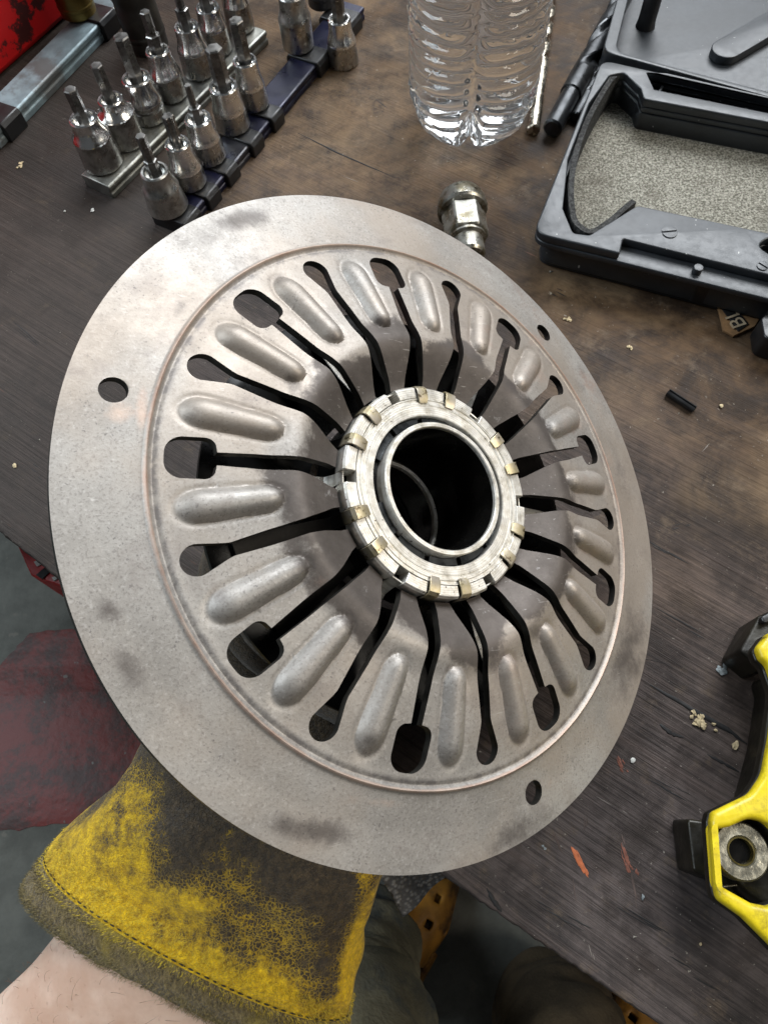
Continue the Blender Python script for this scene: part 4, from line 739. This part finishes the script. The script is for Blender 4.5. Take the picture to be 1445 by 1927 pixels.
# fuzz of nap standing on the binding and the yellow margin
def fuzz(name, mat, n, qlo, qhi, ln, parent, tlo=.15, thi=3.05, down=0.6):
    mb = MB()
    for _ in range(n):
        q = rng.uniform(qlo, qhi); t_ = np.array([rng.uniform(tlo, thi)]); sec = interp_sec(q); p = secpts(sec, t_, -.0008)[0]; p2 = secpts(interp_sec(max(q - .6, 0)), t_, -.0008)[0]; g = (p2 - p); g = g/(np.linalg.norm(g) + 1e-9); c_ = secpts(sec, np.linspace(0, 2*np.pi, 12)).mean(0); ov = p - c_; ov /= np.linalg.norm(ov)
        d_ = g*down + ov*.55 + rng.normal(0, .35, 3); d_ /= np.linalg.norm(d_); sd = np.cross(d_, ov); sd = sd/(np.linalg.norm(sd) + 1e-9)*.00007; l = ln*rng.uniform(.4, 1.2); m_ = p + d_*l*.5 + ov*l*.1
        mb.add([p - sd, p + sd, m_ + sd*.7, m_ - sd*.7, p + d_*l - ov*l*.2], [(0, 1, 2, 3), (3, 2, 4)])
    tag(mb.build(name, mat, parent, 60, world=True), kind='stuff')
M_fuzzd = simple('dark_nap', (.30, .235, .10), .9, 0, .6, 900, 0); M_fuzzy = simple('yellow_nap', (.72, .54, .05), .9, 0, .4, 900, 0)
fuzz('dark_nap', M_fuzzd, 9000, 0.0, 1.9, .0022, glove); fuzz('yellow_nap', M_fuzzy, 4500, 1.7, 2.9, .0016, glove)
# gloved fingers holding the sleeve under the disc
hand_root = lastc + (end - lastc)*.25
def finger(root, pts, rad):
    path = [root] + pts; P_ = np.array(path); t_ = np.linspace(0, 1, 26); s_ = np.linspace(0, 1, len(P_)); pp = np.stack([np.interp(t_, s_, P_[:, i]) for i in range(3)], 1)
    for _ in range(6): pp[1:-1] = (pp[:-2] + pp[1:-1]*2 + pp[2:])/4
    rr2 = rad*(1 - .22*t_)*np.sqrt(np.clip(1 - ((t_ - .93)/.07).clip(0, 1)**2, .02, 1)); o = MB().tube(pp, rr2, 16).build('glove_finger', M_glove, glove, 60, world=True)
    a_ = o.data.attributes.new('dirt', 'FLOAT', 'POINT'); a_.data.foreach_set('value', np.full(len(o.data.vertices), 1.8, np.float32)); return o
for i, (a0, a1, hh, rad) in enumerate([(205, 130, -.20, .0105), (212, 118, -.38, .0112), (220, 112, -.57, .0108), (228, 125, -.74, .0095)]):
    finger(hand_root + (rng.normal(0, .001, 3)), [disc_world(.52, a0, hh), disc_world(.40, (a0*2 + a1)/3, hh), disc_world(.31, (a0 + 2*a1)/3, hh - .03), disc_world(.31, a1, hh - .04)], rad)
finger(hand_root, [disc_world(.58, 262, -.30), disc_world(.46, 285, -.26), disc_world(.33, 310, -.25)], .0118)
# ---- person: forearm, trouser legs, clogs
k = N('skin'); c = k.mix(k.ramp(k.noise(45, 5, .6), .35, .68), (.64, .42, .31), (.80, .59, .47)); c = k.mix(k.ramp(k.noise(500, 3), .62, .72, 0, .3), c, (.42, .22, .16)); k.set(Base_Color=c, Roughness=.5, Subsurface_Weight=.12, Subsurface_Scale=.004, Subsurface_Radius=(1.0, .4, .25)); k.bump(k.noise(600, 4), .18, .0004); M_skin = k.m
person = empty('person', at(690, 1900, FZ), 'person in dark trousers and yellow clogs whose bare forearm reaches into the glove', 'person')
asec = [((150, 1690), (520, 1900), .268, .262, .252), ((118, 1745), (480, 1990), .270, .264, .247), ((62, 1815), (430, 2080), .272, .266, .248), ((0, 1872), (390, 2170), .276, .270, .250), ((-90, 1962), (350, 2300), .282, .276, .255), ((-260, 2160), (300, 2560), .30, .295, .268), ((-500, 2500), (240, 2950), .33, .325, .29)]
rows = []
for Lp_, Rp_, dl, dr, dnr in asec:
    A, B = atd(*Lp_, dl), atd(*Rp_, dr); c = (A + B)/2; a = (B - A)/2; v = EYE - c; v -= (v @ a)*a/(a @ a); v /= np.linalg.norm(v); b = v*np.linalg.norm(a)*.72
    rows.append(c + np.outer(np.cos(tt[::3]), a) + np.outer(np.sin(tt[::3]), b))
rows = np.array(rows); t0 = np.arange(len(rows)); t1 = np.linspace(0, len(rows) - 1, 40); rows = np.stack([np.stack([np.interp(t1, t0, rows[:, j, i]) for i in range(3)], -1) for j in range(rows.shape[1])], 1)
for _ in range(3): rows[1:-1] = (rows[:-2] + 2*rows[1:-1] + rows[2:])/4
mb = MB().grid(rows, cv=True); n_ = rows.shape[1]; mb.f += [tuple(range(n_))[::-1], tuple((rows.shape[0] - 1)*n_ + i for i in range(n_))]
mb.build('forearm', M_skin, person, 70, world=True)
M_hair = simple('arm_hair', (.22, .13, .08), .6, 0, .3, 500, 0); mb = MB(); na_ = rows.shape[1]
for _ in range(260):
    i, j = rng.integers(6, 34), rng.integers(0, na_); p = rows[i, j]; c = rows[i].mean(0); ov = p - c; ov /= np.linalg.norm(ov); ax = rows[i + 2, j] - rows[i - 2, j]; ax /= np.linalg.norm(ax); sd = np.cross(ov, ax)
    if ov @ (EYE - p) < -.05: continue
    l = rng.uniform(.004, .010); d_ = -ax*rng.uniform(.2, 1) + sd*rng.uniform(-.2, 1) ; d_ /= np.linalg.norm(d_); q = [p - ov*.0002, p + d_*l*.35 + ov*l*.25, p + d_*l*.7 + ov*l*.34, p + d_*l + ov*l*.30]; mb.tube(q, [.00006, .00005, .00004, .00002], 3)
tag(mb.build('arm_hair', M_hair, person, 60, world=True), kind='stuff')
M_trouser = simple('dark_olive_trousers', (.22, .20, .13), .9, 0, .5, 22, .5, .002, 300, dirt=(.045, .055, .058), dthr=(.48, .66)); M_trouser2 = simple('brown_trousers', (.11, .08, .045), .9, 0, .5, 22, .5, .002, 300)
M_clog = simple('yellow_orange_clog', (.42, .19, .020), .6, 0, .5, 30, .2, .001, 200, dirt=(.05, .022, .006), dthr=(.48, .64))
def leg(pts, rads, mat):
    P_ = np.array(pts); t_ = np.linspace(0, 1, 40); s_ = np.linspace(0, 1, len(P_)); pp = np.stack([np.interp(t_, s_, P_[:, i]) for i in range(3)], 1); rr2 = np.interp(t_, s_, rads)
    for _ in range(4): pp[1:-1] = (pp[:-2] + pp[1:-1]*2 + pp[2:])/4
    mb = MB().tube(pp, rr2, 40); V_ = np.array(mb.v); V_ += (.006*np.sin(V_[:, 2]*60 + V_[:, 0]*40) + .004*np.sin(V_[:, 2]*130 - V_[:, 1]*90))[:, None]*np.array([.7, .7, .2]); mb.v = [tuple(v) for v in V_]; return mb.build('trouser_leg', mat, person, 60, world=True)
kn = atd(668, 1960, .62); ank = at(690, 1790, FZ + .14)
leg([atd(560, 2500, .45), kn, (kn + ank)/2 + np.array([-.01, -.02, 0]), ank, at(692, 1780, FZ + .07)], [.085, .072, .066, .062, .068], M_trouser)
kn2 = atd(1010, 2120, .70); ank2 = at(1040, 1925, FZ + .10)
leg([atd(1000, 2600, .5), kn2, ank2 + np.array([0, 0, .1]), ank2, at(1040, 1905, FZ + .06)], [.085, .075, .066, .070, .072], M_trouser2)
def clog(toe, heel, w, label=None):
    A, B = at(*heel, FZ), at(*toe, FZ); e = B - A; L_ = np.linalg.norm(e[:2]); o = frame((A[0], A[1], FZ), (e[0], e[1], 0), (0, 0, 1)); sol = [(x*L_, s*w/2*np.interp(x, [0, .08, .3, .6, .85, .96, 1], [.35, .62, .74, 1, .80, .45, .1])) for s, xs in ((1, np.linspace(0, 1, 24)), (-1, np.linspace(1, 0, 24))) for x in xs]
    pm = parent_mat(person).inverted() @ o
    s_o = plate('clog_sole', [sol], .004, .026, .004, M_clog, person); s_o.matrix_local = pm
    rows = []
    for x in np.linspace(.36, .985, 26):
        hw_ = w/2*np.interp(x, [0, .3, .6, .85, .96, 1], [.35, .74, .98, .78, .43, .1]); hh = np.interp(x, [.36, .5, .7, .9, 1.0], [.075, .070, .055, .038, .020]); rows.append([(x*L_, hw_*math.cos(a)*1.0, .024 + hh*max(0, math.sin(a))**.7) for a in np.linspace(0, np.pi, 29)])
    mb = MB(); G = np.array(rows); n1, n2 = G.shape[:2]; Fc = []
    for i in range(n1 - 1):
        for j in range(n2 - 1):
            if i % 6 in (2, 3) and j % 7 in (3, 4) and 3 < j < n2 - 4 and i < n1 - 5: continue     # ventilation holes
            Fc.append((i*n2 + j, (i + 1)*n2 + j, (i + 1)*n2 + j + 1, i*n2 + j + 1))
    mb.add(G.reshape(-1, 3), Fc); u = mb.build('clog_upper', M_clog, person, 50); u.matrix_local = pm; sm = u.modifiers.new('thickness', 'SOLIDIFY'); sm.thickness = .005; sm.offset = 1
    st_ = MB().tube([(L_*.45, w*.46, .05), (L_*.2, w*.40, .065), (L_*.02, w*.2, .07), (-L_*.01, 0, .07), (L_*.02, -w*.2, .07), (L_*.2, -w*.40, .065), (L_*.45, -w*.46, .05)], .006, 10, flat=1.6).build('clog_strap', M_clog, person); st_.matrix_local = pm
clog((830, 1600), (700, 1880), .095); clog((1215, 1850), (1065, 2080), .10)
# grey knitted rag hanging from the glove
k = N('grey_knit'); kn_ = k.vor(520); c = k.mix(k.ramp(kn_, .2, .6), (.75, .75, .76), (.3, .3, .31)); c = k.mix(k.ramp(k.noise(70, 5), .45, .65, 0, .5), c, (.3, .3, .31)); k.set(Base_Color=c, Roughness=.95, Specular_IOR_Level=.1); k.bump(kn_, .9, .0012); M_knit = k.m
cn = [atd(x, y, d) for x, y, d in [(757, 1720, .300), (840, 1640, .300), (800, 1470, .275), (650, 1540, .280)]]
n_ = 22; rows = [[(1 - a)*(1 - b)*cn[0] + a*(1 - b)*cn[1] + a*b*cn[2] + (1 - a)*b*cn[3] + Nn*.0012*math.sin(a*7 + b*5) for a in np.linspace(0, 1, n_)] for b in np.linspace(0, 1, n_)]
rag = MB().grid(rows).build('knitted_rag', M_knit, None, 60); sm = rag.modifiers.new('thickness', 'SOLIDIFY'); sm.thickness = .003; sm.offset = 0
tag(rag, 'grey knitted rag whose corner hangs below the disc beside the glove', 'rag')
# red box under the bench edge
A = at(120, 1062, -.30); rb_ = empty('red_box', A, 'small red box with black and white marks just below the bench edge at the left', 'box')
q = pa([(30, 1020), (58, 1082), (118, 1104), (230, 1130), (260, 1060)], -.30); plate('box_shell', [q], -.42, -.30, .002, simple('red_card', (.50, .02, .02), .5, 0, .3, 60), rb_, world=True)
plate('black_band', [pa([(68, 1082), (84, 1068), (96, 1074), (80, 1090)], -.2985)], -.2995, -.2985, .0001, M_ink, rb_, world=True)
plate('white_mark', [pa([(64, 1057), (72, 1054), (78, 1062), (70, 1066)], -.2985)], -.2995, -.2985, .0001, M_flake, rb_, world=True); plate('white_mark', [pa([(98, 1086), (106, 1084), (108, 1090), (101, 1093)], -.2985)], -.2995, -.2985, .0001, M_flake, rb_, world=True)
sup = along(.0, .10); MB().prism([(A[0] - .01, A[1] + .0), (A[0] + .20, A[1] + .0), (A[0] + .20, A[1] + .14), (A[0] - .01, A[1] + .14)], -.445, -.4205).build('lower_shelf', M_darksteel, bench, world=True)
